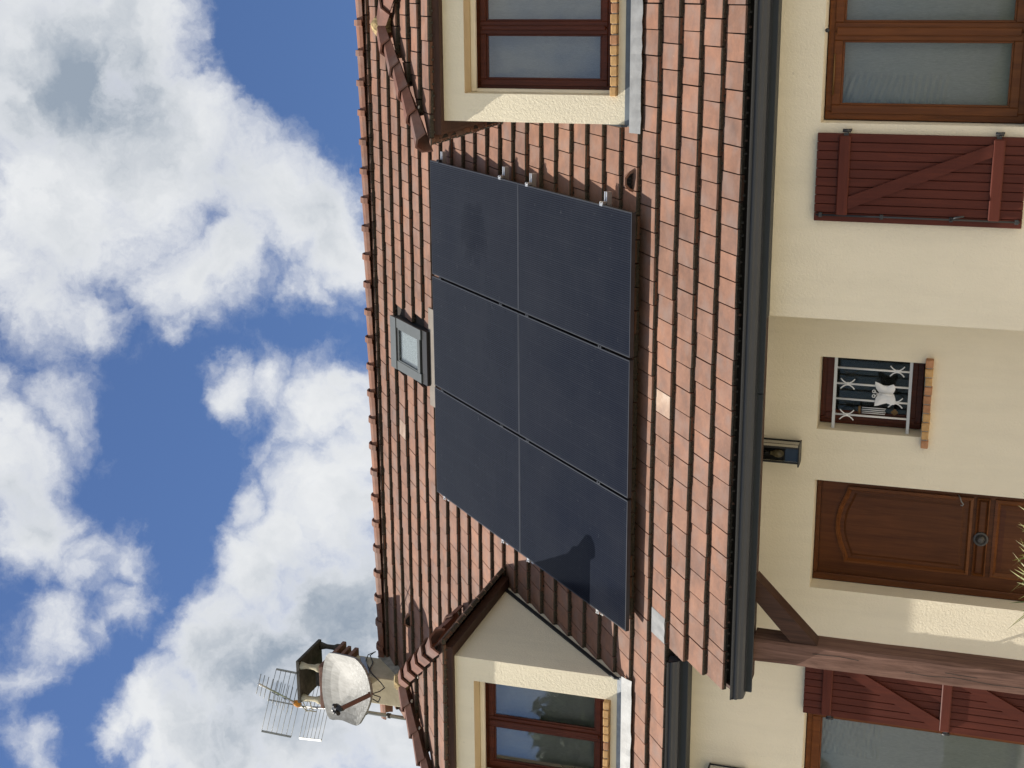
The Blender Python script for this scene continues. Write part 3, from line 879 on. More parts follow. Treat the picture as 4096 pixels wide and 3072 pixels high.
# hips and short ridges of the dormers
for key, c_ in DORM.items():
    EY = EYD[key]
    DO = dorm_obj[key]
    top = V((c_, EY + RUN, EZ + RISE - .002))
    for sg in (1, -1):
        low = V((c_ + sg * (EH - .022), EY + .012, EZ + .002))
        d = top - low; n_ = 5
        for k in range(n_):
            a = low + d * (k / n_); b_ = low + d * min(1.0, (k + 1.12) / n_)
            up = V((0, 0, 1)); lift = V((0, 0, .010 + random.uniform(-.004, .006)))
            o = barrel('hip_tile', M_HIP, DO, a + lift, b_ + lift * .6, .112, .080, up + V((random.uniform(-.05, .05), 0, 0)), False, 5, 1.0)
            if k == 0: pass
        for k in range(1, n_):
            if random.random() < .35: continue
            mo = MB(); P = low + d * (k / n_ + .012) + V((sg * -.070, -.052, -.004)); e = random.uniform(.010, .018)
            bm = bmesh.new(); bmesh.ops.create_icosphere(bm, subdivisions=1, radius=1.0); bm.verts.index_update()
            mo.add([V((v.co.x * e * 1.3, v.co.y * e * 1.2, v.co.z * e * .7)) * random.uniform(.8, 1.2) + P for v in bm.verts], [[v.index for v in f.verts] for f in bm.faces]); bm.free()
            mo.build('mortar_bedding', M_MORTAR, DO)
    for k in range(5):
        y = top.y + .02 + k * .29
        barrel('ridge_tile', M_RIDGE, DO, (c_, y, top.z + .0), (c_, y + .31, top.z - .006), .095, .085, (0, 0, 1), True, 5, 1.0)
    # a lump of lichen-covered mortar closing the apex
    mo = MB(); bm = bmesh.new(); bmesh.ops.create_icosphere(bm, subdivisions=2, radius=.085)
    for v in bm.verts: v.co *= 1 + random.uniform(-.16, .16)
    bm.verts.index_update()
    mo.add([v.co + top + V((0, -.015, .03)) for v in bm.verts], [[v.index for v in f.verts] for f in bm.faces]); bm.free()
    mo.build('apex_mortar', M_LICHEN, DO)

# ---- vent tiles: a hood standing on a tile, with a dark mouth
def vent(x, s):
    L_ = lambda a, b, h: rp(x + a * 1.22, s + b, .136 - h * 1.3)
    mb_ = MB()
    F = [L_(-.072, .045, .0), L_(-.055, .045, .045), L_(-.022, .045, .072), L_(.022, .045, .072), L_(.055, .045, .045), L_(.072, .045, .0)]
    B_ = [L_(-.03, .20, -.01), L_(-.02, .20, .0), L_(-.01, .20, .006), L_(.01, .20, .006), L_(.02, .20, .0), L_(.03, .20, -.01)]
    for k in range(5): mb_.face([F[k], F[k + 1], B_[k + 1], B_[k]])
    c0 = L_(0, .045, .030)
    I = [c0 + (q - c0) * .72 for q in F]
    for k in range(6): mb_.face([F[k], F[(k + 1) % 6], I[(k + 1) % 6], I[k]])
    o = mb_.build('vent_tile', M_TILE, house)
    mk = MB(); dp = ES * .03
    I2 = [q + dp for q in I]
    mk.face(I2)
    for k in range(6): mk.face([I[k], I[(k + 1) % 6], I2[(k + 1) % 6], I2[k]])
    mk.build('vent_mouth', M_BLACK, o)
    gb = MB()
    for k in range(4):
        a = c0 + (I[1] - c0) * .8 + (I[4] - I[1]) * (.12 + .22 * k); 
        gb.tube([V((a.x, 0, 0)) * 0 + L_(a.x - x, .052, .006), L_(a.x - x, .052, .052)], .0025, 4)
    gb.build('vent_bars', M_BLACK, o)
vent(3.345, .125)
vent(-1.795, 4.52)
# grey lead piece in the fourth course and verge slips
mb = MB()
for q in range(4):
    a0, a1 = q / 4, (q + 1) / 4
    mb.face([rp(.035 + .20 * a0, s0 + 3 * GAUGE + .005, .104 - .004 * (q % 2)), rp(.035 + .20 * a1, s0 + 3 * GAUGE + .005, .104 - .004 * ((q + 1) % 2)),
             rp(.035 + .20 * a1, s0 + 4 * GAUGE - .012, .133), rp(.035 + .20 * a0, s0 + 4 * GAUGE - .012, .133)])
mb.face([rp(.035, s0 + 3 * GAUGE + .005, .104), rp(.235, s0 + 3 * GAUGE + .005, .104), rp(.235, s0 + 3 * GAUGE + .005, .14), rp(.035, s0 + 3 * GAUGE + .005, .14)])
mb.build('lead_patch', M_LEAD, house)

# ---- gutters: an ogee trough, a bracket line and a fascia board
def gutter(x0, x1, yf, zt, parent=house, fz=None):
    P = [(0, 0), (-.004, .010), (.010, .012), (.014, -.006), (.008, -.020), (.010, -.032), (.022, -.042), (.028, -.060), (.045, -.074), (.1195, -.078), (.1195, -.074), (.050, -.068), (.034, -.056), (.028, -.040), (.016, -.028), (.014, -.020), (.020, -.006), (.014, .0)]
    mb_ = MB(); mb_.prism([(yf + a, zt + b_) for a, b_ in P], x0, x1, 'x')
    o = mb_.build('gutter', M_GUTTER, house)
    for x in (x0, x1):
        q = [(yf + a, zt + b_) for a, b_ in P[:10]] + [(yf + .1195, zt + .008)]
        e = MB(); e.prism(q, x - .002 if x == x0 else x, x if x == x0 else x + .002, 'x'); e.build('end_cap', M_GUTTER, o)
    return o
gutter(.045, XR + .1, -.925, -.945)
gutter(XL - .1, -.048, -.322, -.392)
for a, b_ in ((.055, 2.150), (2.153, XR + .08)):
    box('fascia', M_FASCIA, house, a, b_, -.805, -.782, -1.062, -.925, .003)
for a, b_ in ((XL - .08, -.06),):
    box('fascia', M_FASCIA, house, a, b_, -.222, -.199, -.522, -.375, .003)
box('soffit', M_FASCIA, house, .06, XC, -.781, -.005, -.935, -.925)
box('soffit', M_FASCIA, house, XC + .002, XR, -.781, YF - .002, -1.052, -1.040)
box('soffit', M_FASCIA, house, XL, -.06, -.198, -.004, -.512, -.500)
# end board of the porch roof
mb = MB(); mb.prism([(-.781, -.94), (-.005, -.94), (-.005, -.27), (-.04, -.27), (-.770, -.925)], .03, .055, 'x'); mb.build('verge_board', M_BROWN, house)

# ---- porch post, beam and brace
box('porch_beam', M_BROWN, house, .09, XC, -.74, -.60, -1.050, -.937, .006)
po = MB(); zz_ = [G + .3, -3.2, -2.9, -2.6, -2.35, -2.1, -1.9, -1.7, -1.5, -1.3, -1.052]
rng = random.Random(4)
prev = None
for z in zz_:
    j = lambda: rng.uniform(-.004, .004)
    ring = [V((.272 + j(), -.755 + j(), z)), V((.410 + j(), -.755 + j(), z)), V((.424 + j(), -.740 + j(), z)), V((.424 + j(), -.565, z)), V((.272, -.565, z))]
    if prev:
        for k in range(5): po.face([prev[k], prev[(k + 1) % 5], ring[(k + 1) % 5], ring[k]])
    prev = ring
post = po.build('porch_post', M_POST, house)
box('post_foot', M_CONCG, house, .23, .47, -.80, -.52, G, G + .298, .02)
br = MB()
br.prism([(.428, -1.30), (.428, -1.475), (.86, -1.053), (.70, -1.053)], -.735, -.600, 'y'); br.build('porch_brace', M_BROWNV, house)
# splits in the old wood
for pts in ([(.33, -2.05), (.322, -2.2), (.335, -2.36), (.318, -2.6), (.325, -2.9)], [(.375, -1.45), (.38, -1.62), (.37, -1.75)], [(.36, -2.3), (.352, -2.5)]):
    ck = MB()
    for (xa, za), (xb, zb) in zip(pts, pts[1:]): ck.add([(xa - .0022, -.7615, za), (xa + .0022, -.7615, za), (xb + .0022, -.7615, zb), (xb - .0022, -.7615, zb)], [(0, 1, 2, 3)])
    ck.build('split', M_UNDER, post)

# ------------------------------------------------------------------ windows
def bars(mb_, x0, x1, z0, z1, y0, y1, l, r, b_, t, ch=.004):
    """four bars round an opening; uprights run through, rails are butted between them"""
    mb_.box(x0, x0 + l, y0, y1, z0, z1, ch=ch); mb_.box(x1 - r, x1, y0, y1, z0, z1, ch=ch)
    mb_.box(x0 + l + .0005, x1 - r - .0005, y0, y1, z1 - t, z1, ch=ch)
    mb_.box(x0 + l + .0005, x1 - r - .0005, y0, y1, z0, z0 + b_, ch=ch)
def sash(parent, x0, x1, z0, z1, y, w, mat, wb=None, glass=None):
    mb_ = MB(); bars(mb_, x0, x1, z0, z1, y, y + .05, w, w, wb or w, w)
    s_ = mb_.build('sash', mat, parent)
    mb_ = MB(); wb = wb or w
    bars(mb_, x0 + w - .001, x1 - w + .001, z0 + wb - .001, z1 - w + .001, y + .012, y + .04, .014, .014, .014, .014, .003)
    mb_.build('glazing_bead', mat, parent)
    mb_ = MB(); mb_.box(x0 + w + .008, x1 - w - .008, y + .020, y + .026, z0 + wb + .008, z1 - w - .008)
    mb_.build('pane', glass or M_GLASS, parent)
    return s_
def casement(name, x0, x1, z0, z1, y, fw, sw, mat, midw=.036, label=None, wb=None, glass=None):
    mb_ = MB(); bars(mb_, x0, x1, z0, z1, y, y + .07, fw, fw, fw, fw)
    w_ = mb_.build(name, mat, house)
    if label: w_['label'] = label
    mx = (x0 + x1) / 2
    for a, b_ in ((x0 + fw - .012, mx - .002), (mx + .002, x1 - fw + .012)):
        sash(w_, a, b_, z0 + fw - .012, z1 - fw + .012, y - .012, sw, mat, wb, glass)
    mb_ = MB(); mb_.box(mx - midw / 2, mx + midw / 2, y - .028, y - .0125, z0 + fw, z1 - fw, ch=.006)
    mb_.build('meeting_cover', mat, w_)
    return w_, mx
def curtain(x0, x1, z0, z1, y, mat, label, amp=.006, pitch=.05, pleats=None, lean=0.0):
    mb_ = MB(); n_ = max(12, int((x1 - x0) / (.008 if not pleats else .016))); m_ = 10 if not pleats else 120
    g_ = []
    for i in range(n_ + 1):
        u = i / n_; x = x0 + (x1 - x0) * u; row = []
        for k in range(m_ + 1):
            t = k / m_; z = z1 + (z0 - z1) * t
            a = amp * (.6 + .5 * sin(x * 21))
            yy = y + a * sin(2 * pi * x / pitch + .7 * sin(3 * t + x * 9))
            if pleats and pleats[0] < x < pleats[1] and z > pleats[2]: yy += min(1.0, (x - pleats[0]) / .02, (pleats[1] - x) / .03, (z - pleats[2]) / .04) * (-.012 + .0075 * sin(2 * pi * (z + .30 * (x - pleats[0]) * (1 if z > -1.75 else .4)) / .040))
            row.append((x, yy, z))
        g_.append(row)
    for i in range(n_):
        for k in range(m_): mb_.face([g_[i][k], g_[i + 1][k], g_[i + 1][k + 1], g_[i][k + 1]], 0, True)
    return tag(mb_.build('curtain', mat, None), label, 'curtain', 'net curtains behind the windows')
def brick_sill(x0, x1, n_, y0, y1, z0, z1, seed, parent=house):
    rng = random.Random(seed)
    o = box('window_sill', M_MORTAR, parent, x0 + .006, x1 - .006, y0 + .012, y1, z0 + .006, z1 - .006)
    o['label'] = 'sill of yellow bricks'
    p_ = (x1 - x0) / n_
    for i in range(n_):
        mb_ = MB(); a = x0 + i * p_ + .004; d = [rng.uniform(-.003, .003) for _ in range(4)]
        mb_.box(a, a + p_ - .008, y0 + d[0], y1 - .004, z0 + d[1], z1 + d[2], ch=.004)
        mb_.build('brick', M_BRICKR if rng.random() < .28 else M_BRICK, o)
    return o

for key, c_ in DORM.items():
    x0, x1 = c_ - WOH, c_ + WOH
    y = .47
    DOP = dorm_obj[key]
    w_, mx = casement('window', x0 + .004, x1 - .004, WZ0 + .09, WZ1 - .012, y, .052, .044, M_FRAME, .034)
    w_['label'] = 'mahogany dormer window beside the chimney' if key == 'L' else 'mahogany dormer window with grey curtain'
    # roller shutter: closing bar under the lintel and a guide each side
    box('shutter_bar', M_SMOOTH, house, x0 + .002, x1 - .002, y - .085, y - .045, WZ1 - .038, WZ1 - .002, .004)
    for a, b_ in ((x0 + .001, x0 + .024), (x1 - .024, x1 - .001)):
        box('shutter_guide', M_SMOOTH, house, a, b_, y - .08, y - .022, WZ0 + .03, WZ1 - .039, .003)
    brick_sill(x0 - .005, x1 + .005, 13, YD - .052, y - .02, WZ0 + .002, WZ0 + .046, 3 if key == 'L' else 5)
    curtain(x0 + .06, x1 - .06, WZ0 + .1, WZ1 - .05, y + .13, M_VOILE,
            'grey net curtain behind the left dormer window' if key == 'L' else 'grey net curtain behind the right dormer window', .003, .11)

# right ground floor window, two leaves
y = -.42
wr, mx = casement('window', RWN[0] + .006, RWN[1] - .006, RWN[2] + .012, RWN[3] - .006, y, .050, .052, M_FRAME2, .05, 'large varnished window right of the red shutter', None, M_GLASSG)
curtain(RWN[0] + .05, RWN[1] - .05, RWN[2] + .04, RWN[3] - .04, y + .11, M_VOILE, 'pleated grey net curtain behind the large ground floor window', .004, .16, (3.90, 4.14, -2.06))
mb = MB(); mb.tube([(4.01, y - .028, RWN[3] - .052), (4.26, y - .028, RWN[3] - .052)], .006, 8); mb.build('hinge_rod', M_BRASS, wr)
mb = MB(); bm = bmesh.new(); bmesh.ops.create_uvsphere(bm, u_segments=10, v_segments=6, radius=.014); bm.verts.index_update()
mb.add([v.co + V((4.405, YF - .012, -1.332)) for v in bm.verts], [[v.index for v in f.verts] for f in bm.faces], 0, True); bm.free()
mb.build('shutter_stop', M_IRON, house)
# left french window
wlf, mxl = casement('french_window', LD[0] + .006, LD[1] - .006, LD[2] + .01, LD[3] - .006, .185, .052, .058, M_FRAME2, .05, 'tall varnished french window left of the porch post', None, M_GLASSG)
curtain(LD[0] + .05, LD[1] - .05, LD[2] + .05, LD[3] - .05, .30, M_VOILE, 'grey net curtain behind the tall french window', .005, .13, (-.93, -.60, -1.9))

# small barred window
y = .17
mb = MB(); bars(mb, SW[0] + .003, SW[1] + .055, SW[2] + .012, SW[3] - .003, y, y + .06, .045, .045, .05, .045)
sw_ = mb.build('window', M_FRAME, house); sw_['label'] = 'small window behind a white butterfly grille'
sash(sw_, SW[0] + .036, SW[1] + .022, SW[2] + .05, SW[3] - .036, y - .01, .048, M_FRAME, None, M_GLASSD)
brick_sill(1.640, 2.264, 10, -.055, .165, SW[2] - .050, SW[2] - .001, 9)
curtain(SW[0] + .06, SW[1] - .005, SW[2] + .08, SW[3] - .06, y + .12, M_LACE, 'dark lace curtain behind the small barred window', .004, .07)
# white grille with a butterfly
gy = .06
mb = MB()
for z in (-1.434, -1.932): mb.box(SW[0] - .002, SW[1] + .002, gy - .008, gy + .008, z - .010, z + .010)
gr = mb.build('window_grille', M_BARW, house)
VX = (2.139, 2.028, 1.919, 1.808)
for x in VX:
    mb = MB(); mb.tube([(x, gy, -1.922), (x, gy, -1.4445)], .0072, 8); mb.build('bar', M_WHITE, gr)
for x, z in ((2.139, -1.842), (2.028, -1.518), (1.919, -1.842), (1.808, -1.522)):
    mb = MB()
    for sg in (-1, 1):
        mb.tube([(x + sg * (.006 + .030 * (k / 5) ** 2), gy - .004, z + .047 * k / 5) for k in range(-5, 6)], .0045, 6)
    mb.box(x - .010, x + .010, gy - .009, gy + .009, z - .007, z + .007, ch=.002)
    mb.build('scroll', M_WHITE, gr)
BF = [(2.065, -1.703), (2.052, -1.735), (2.040, -1.756), (2.034, -1.782), (2.046, -1.806), (2.053, -1.823), (2.036, -1.836), (2.012, -1.836), (1.992, -1.828), (1.984, -1.822), (1.972, -1.830), (1.953, -1.839), (1.930, -1.843), (1.910, -1.837), (1.908, -1.812), (1.917, -1.784), (1.908, -1.755), (1.898, -1.730), (1.893, -1.705), (1.920, -1.706), (1.945, -1.710), (1.966, -1.722), (1.979, -1.731), (1.994, -1.722), (2.018, -1.708), (2.042, -1.702)]
mb = MB()
cx, cz = 1.979, -1.775
n_ = len(BF)
def wing(t, q):                                         # the wings are dished forwards
    x = cx + (q[0] - cx) * t; z = cz + (q[1] - cz) * t
    return (x, gy - .016 - .030 * t * abs(q[0] - cx) / .09 + .012 * t * t, z)
for k in range(n_):
    a, b_ = BF[k], BF[(k + 1) % n_]
    mb.face([wing(0, a), wing(.5, a), wing(.5, b_)], 0, True)
    mb.face([wing(.5, a), wing(1, a), wing(1, b_), wing(.5, b_)], 0, True)
    A_, B_ = V(wing(1, a)), V(wing(1, b_)); th_ = V((0, .004, 0))
    mb.face([A_, B_, B_ + th_, A_ + th_])
    mb.face([V(wing(.5, a)) + th_, V(wing(1, a)) + th_, V(wing(1, b_)) + th_, V(wing(.5, b_)) + th_], 0, True)
    mb.face([V(wing(0, a)) + th_, V(wing(.5, a)) + th_, V(wing(.5, b_)) + th_], 0, True)
bf = mb.build('butterfly', M_WHITE, gr)
mb = MB(); mb.tube([(cx, gy - .03, -1.73), (cx, gy - .032, -1.775), (cx, gy - .03, -1.832)], [.004, .009, .004], 8)
for sg in (-1, 1):
    mb.tube([(cx, gy - .028, -1.735), (cx + sg * .008, gy - .03, -1.712), (cx + sg * .018, gy - .03, -1.698)], .0022, 5)
    c2_ = V((cx + sg * .0165, gy - .03, -1.697))
    mb.tube([c2_ + V((.010 * cos(a), 0, .010 * sin(a))) for a in [2 * pi * k / 12 for k in range(13)]], .0028, 6)
mb.build('butterfly_feelers', M_WHITE, gr)
# bamboo-like wind chime hanging behind the grille
ch = empty('wind_chime', (1.838, .10, -1.86), 'small wind chime of pale tubes with wooden disc hanging behind the white grille', 'wind chime')
mb = MB(); mb.box(1.812, 1.866, .092, .108, -1.612, -1.594, ch=.003); mb.build('top_bar', M_BRASS, ch)
for k, x in enumerate((1.818, 1.830, 1.843, 1.857)):
    mb = MB(); mb.tube([(x, .10, -1.62), (x, .10, -1.775 - .004 * (k % 2))], .0036, 6); mb.build('chime_tube', M_WHITE, ch)
mb = MB(); mb.prism([(1.838 + .026 * cos(a), -1.838 + .026 * sin(a)) for a in [pi / 2 * k for k in range(4)]], .097, .103); mb.build('wooden_disc', M_BRASS, ch)
mb = MB(); mb.tube([(1.838, .10, -1.612), (1.838, .10, -1.813)], .0012, 4); mb.tube([(1.838, .10, -1.595), (1.838, .10, -1.440)], .0012, 4); mb.build('thread', M_BLACK, ch)

# ------------------------------------------------------------------ shutters of upright boards
def shutter(x0, x1, z0, z1, yb, n_, rails, diags, rodx, latch, label, hx, hz, hs):
    """boards between yb-.030 and yb, battens and braces in front"""
    o = box('shutter', M_UNDER, house, x0 + .006, x1 - .006, yb - .012, yb - .002, z0 + .006, z1 - .006)
    o['label'] = label
    p_ = (x1 - x0) / n_
    for i in range(n_):
        mb_ = MB(); mb_.box(x0 + i * p_ + .0016, x0 + (i + 1) * p_ - .0016, yb - .034, yb - .0125, z0, z1, ch=.003); mb_.build('plank', M_SHUT, o)
    yf = yb - .0345
    for za, zb in rails:
        mb_ = MB(); mb_.box(x0 + .042 if hs > 0 else x0 + .014, x1 - .014 if hs > 0 else x1 - .042, yf - .024, yf, za, zb, ch=.007); mb_.build('batten', M_SHUTX, o)
    for (xa, za), (xb, zb), w_ in diags:
        mb_ = MB(); mb_.prism([(xa - w_ / 2, za), (xa + w_ / 2, za), (xb + w_ / 2, zb), (xb - w_ / 2, zb)], yf - .020, yf, 'y'); mb_.build('brace', M_SHUT, o)
    mb_ = MB(); mb_.tube([(rodx, yf - .014, z0 + .012), (rodx, yf - .014, z1 - .012)], .0062, 8)
    for z in (z0 + .03, latch, z1 - .04, (z1 + latch) / 2): mb_.box(rodx - .014, rodx + .014, yf - .020, yf, z - .011, z + .011, ch=.002)
    s_ = 1 if hs > 0 else -1
    mb_.tube([(rodx, yf - .02, latch), (rodx + s_ * .02, yf - .05, latch - .025), (rodx + s_ * .028, yf - .048, latch - .075)], [.008, .007, .006], 8)
    mb_.build('closing_bolt', M_IRON, o)
    for z in hz:
        mb_ = MB()
        mb_.box(min(hx, hx - hs * .06), max(hx, hx - hs * .06), yf - .005, yf + .001, z - .014, z + .014)
        mb_.tube([(hx + hs * .012, yf + .006, z - .026), (hx + hs * .012, yf + .006, z + .022)], .011, 8)
        mb_.box(min(hx + hs * .010, hx + hs * .020), max(hx + hs * .010, hx + hs * .020), yf + .006, yb + .032, z - .030, z - .012)
        mb_.build('hinge', M_IRON, o)
    return o
shutter(3.252, 3.797, -2.535, -1.308, YF - .016, 10, [(-1.510, -1.440), (-2.407, -2.339)], [((3.373, -1.5105), (3.715, -2.3385), .078)],
        3.294, -2.128, 'open red-brown board shutter left of the large window', 3.800, (-1.480, -2.369), 1)
shutter(-.440, .055, -3.46, -1.338, YP - .014, 9, [(-1.538, -1.467), (-2.360, -2.290), (-3.20, -3.13)],
        [((.005, -1.5385), (-.385, -2.2895), .085), ((.005, -2.3605), (-.385, -3.1295), .085)], .020, -2.28, 'open red-brown board shutter behind the porch post', -.443, (-1.525, -2.335, -3.16), -1)

# ------------------------------------------------------------------ front door
y = .17
mb = MB()
mb.box(DR[0] + .002, DR[0] + .055, y - .01, y + .06, DR[2], DR[3] - .002, ch=.006); mb.box(DR[1] - .055, DR[1] - .002, y - .01, y + .06, DR[2], DR[3] - .002, ch=.006)
mb.box(DR[0] + .0555, DR[1] - .0555, y - .01, y + .06, DR[3] - .034, DR[3] - .002, ch=.006)
fd = mb.build('front_door', M_DOOR, house); fd['label'] = 'brown panelled front door with arched upper panel'
box('door_leaf', M_DOOR, fd, DR[0] + .0565, DR[1] - .0565, y + .012, y + .055, DR[2] + .02, DR[3] - .036)
LX0, LX1 = DR[0] + .058, DR[1] - .058
def ring(outer, inner, yo, yi, yb_, name, mat):
    """a moulding: sloping from the outer outline to the inner one"""
    mb_ = MB(); n_ = len(outer)
    mid = [((a[0] + b_[0]) / 2, (a[1] + b_[1]) / 2) for a, b_ in zip(outer, inner)]
    for k in range(n_):
        l = (k + 1) % n_
        o3 = lambda q, yy: (q[0], yy, q[1])
        mb_.face([o3(outer[k], yb_), o3(outer[l], yb_), o3(outer[l], yo), o3(outer[k], yo)])
        mb_.face([o3(outer[k], yo), o3(outer[l], yo), o3(mid[l], yo - .006), o3(mid[k], yo - .006)], 0, True)
        mb_.face([o3(mid[k], yo - .006), o3(mid[l], yo - .006), o3(inner[l], yi), o3(inner[k], yi)], 0, True)
    return mb_.build(name, mat, fd)
def inset(poly, d):
    n_ = len(poly); out = []
    for k in range(n_):
        a, b_, c__ = V(poly[k - 1]), V(poly[k]), V(poly[(k + 1) % n_])
        n1 = V((-(b_ - a).y, (b_ - a).x)).normalized(); n2 = V((-(c__ - b_).y, (c__ - b_).x)).normalized()
        m_ = (n1 + n2).normalized(); q = b_ + m_ * (d / max(.35, m_.dot(n1)))
        out.append((q.x, q.y))
    return out
arch = []
xa, xb_, zs_ = .678, 1.250, -1.552
half = (xb_ - xa) / 2; xm = (xa + xb_) / 2
for k in range(17):
    u = 1 - 2 * k / 16                                  # from the right to the left
    h = .072 * (1 - min(1, abs(u) / .86) ** 2) if abs(u) < .62 else .072 * (1 - (.62 / .86) ** 2) * (1 - (abs(u) - .62) / .38) ** 1.5
    arch.append((xm + half * u, zs_ + h))
up_poly = [(xa, -2.402), (xb_, -2.402)] + arch
yl = y + .012
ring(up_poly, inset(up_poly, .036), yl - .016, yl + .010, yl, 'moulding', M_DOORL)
in1 = inset(up_poly, .037); in2 = inset(up_poly, .072)
mb = MB()
for k in range(len(in1)):
    l = (k + 1) % len(in1)
    mb.face([(in1[k][0], yl + .010, in1[k][1]), (in1[l][0], yl + .010, in1[l][1]), (in2[l][0], yl - .008, in2[l][1]), (in2[k][0], yl - .008, in2[k][1])])
mb.face([(q[0], yl - .008, q[1]) for q in in2]); mb.build('door_panel', M_DOOR, fd)
for nm, poly in (('lock', [(xa, -2.512), (xb_, -2.512), (xb_, -2.424), (xa, -2.424)]), ('low', [(xa, -3.36), (xb_, -3.36), (xb_, -2.545), (xa, -2.545)])):
    d_ = .014 if nm == 'lock' else .036
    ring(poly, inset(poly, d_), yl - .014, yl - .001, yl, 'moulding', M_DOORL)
    i1 = inset(poly, d_ + .001); i2 = inset(poly, d_ + (.012 if nm == 'lock' else .036))
    mb = MB()
    for k in range(4):
        l = (k + 1) % 4
        mb.face([(i1[k][0], yl - .0015, i1[k][1]), (i1[l][0], yl - .0015, i1[l][1]), (i2[l][0], yl - .010, i2[l][1]), (i2[k][0], yl - .010, i2[k][1])])
    mb.face([(q[0], yl - .010, q[1]) for q in i2]); mb.build('door_panel', M_DOOR, fd)
mb = MB()
kx, kz = .955, -2.468
for k in range(24):
    a0, a1 = 2 * pi * k / 24, 2 * pi * (k + 1) / 24
    P_ = [(.052, -.011), (.049, -.022), (.040, -.024), (.030, -.018), (.026, -.034), (.018, -.044), (0, -.046)]
    for (r0, y0_), (r1, y1_) in zip(P_, P_[1:]):
        q = [(kx + r0 * cos(a0), yl + y0_, kz + r0 * sin(a0)), (kx + r0 * cos(a1), yl + y0_, kz + r0 * sin(a1)), (kx + r1 * cos(a1), yl + y1_, kz + r1 * sin(a1))]
        if r1 > 0: q.append((kx + r1 * cos(a0), yl + y1_, kz + r1 * sin(a0)))
        mb.face(q, 0, True)
mb.build('door_knob', M_KNOB, fd)
mb = MB(); mb.tube([(1.262, yl - .01, -2.300), (1.250, yl - .035, -2.312), (1.225, yl - .04, -2.320), (1.205, yl - .035, -2.336), (1.192, yl - .03, -2.328), (1.198, yl - .03, -2.318)], .0045, 6); mb.build('door_hook', M_ALUD, fd)

# ------------------------------------------------------------------ wall lantern
wa = empty('wall_lantern', (1.543, -.07, -1.235), 'black box wall lantern with clear bulb under the porch gutter', 'wall lamp')
lx0, lx1, ly0, ly1, lz0, lz1 = 1.470, 1.616, -.150, -.018, -1.226, -.955
box('back_plate', M_BLACK, wa, lx0 + .01, lx1 - .01, -.0175, -.002, lz0 + .01, lz1)
mb = MB(); mb.box(lx0 - .006, lx1 + .006, ly0 - .006, ly1, lz0 - .010, lz0, ch=.002); mb.build('base', M_BLACK, wa)
mb = MB(); mb.box(lx0 - .006, lx1 + .006, ly0 - .006, ly1, lz1, lz1 + .010, ch=.002); mb.build('cap', M_BLACK, wa)
mb = MB()
fx0, fx1 = lx0 + .022, lx1 - .022
for x, yy in ((lx0, -.030), (lx1 - .008, -.030), (fx0 - .006, ly0), (fx1 - .002, ly0)): mb.box(x - .002, x + .010, yy, yy + .008, lz0 + .0005, lz1 - .0005)
mb.build('cage', M_BLACK, wa)
mb = MB(); mb.face([(lx0 + .004, -.03, lz0), (fx0, ly0 + .004, lz0), (fx0, ly0 + .004, lz1), (lx0 + .004, -.03, lz1)]); mb.build('side_glass', M_SMOKED, wa)
mb = MB(); mb.face([(lx1 - .004, -.03, lz0), (fx1, ly0 + .004, lz0), (fx1, ly0 + .004, lz1), (lx1 - .004, -.03, lz1)]); mb.build('side_glass', M_SMOKED, wa)
mb = MB(); mb.face([(fx0 + .001, ly0 + .003, lz0), (fx1 - .001, ly0 + .003, lz0), (fx1 - .001, ly0 + .003, lz1), (fx0 + .001, ly0 + .003, lz1)]); mb.build('front_glass', M_GLASSG, wa)
box('inner_plate', M_BLACK, wa, fx0 - .010, fx1 + .010, -.088, -.018, lz0 + .004, lz1 - .002)
mb = MB(); prof = [(0, -1.128), (.012, -1.126), (.023, -1.112), (.029, -1.092), (.026, -1.070), (.016, -1.050), (.013, -1.034)]
for k in range(14):
    a0, a1 = 2 * pi * k / 14, 2 * pi * (k + 1) / 14
    for (r0, z0), (r1, z1) in zip(prof, prof[1:]):
        cc = lambda r, a, z: (1.543 + r * cos(a), -.119 + r * sin(a), z)
        mb.face([cc(r0, a0, z0), cc(r0, a1, z0), cc(r1, a1, z1), cc(r1, a0, z1)] if r0 > 0 else [cc(r0, a0, z0), cc(r1, a1, z1), cc(r1, a0, z1)], 0, True)
mb.build('bulb', M_BULB, wa)
mb = MB(); mb.tube([(1.543, -.119, -1.034), (1.543, -.119, -.956)], .016, 10); mb.build('bulb_holder', M_BLACK, wa)

# a second lantern of the same kind under the other gutter, all but its edge outside the frame
wa2 = wa.copy(); put(wa2, None, Matrix.Translation(V((-1.050, -.07, -.955))))
wa2['label'] = 'black box wall lantern above the tall french window, cut by the picture edge'
wa['group'] = wa2['group'] = 'wall lanterns on the house front'
for ch_ in list(wa.children):
    c2_ = ch_.copy(); COL.objects.link(c2_); c2_.parent = wa2
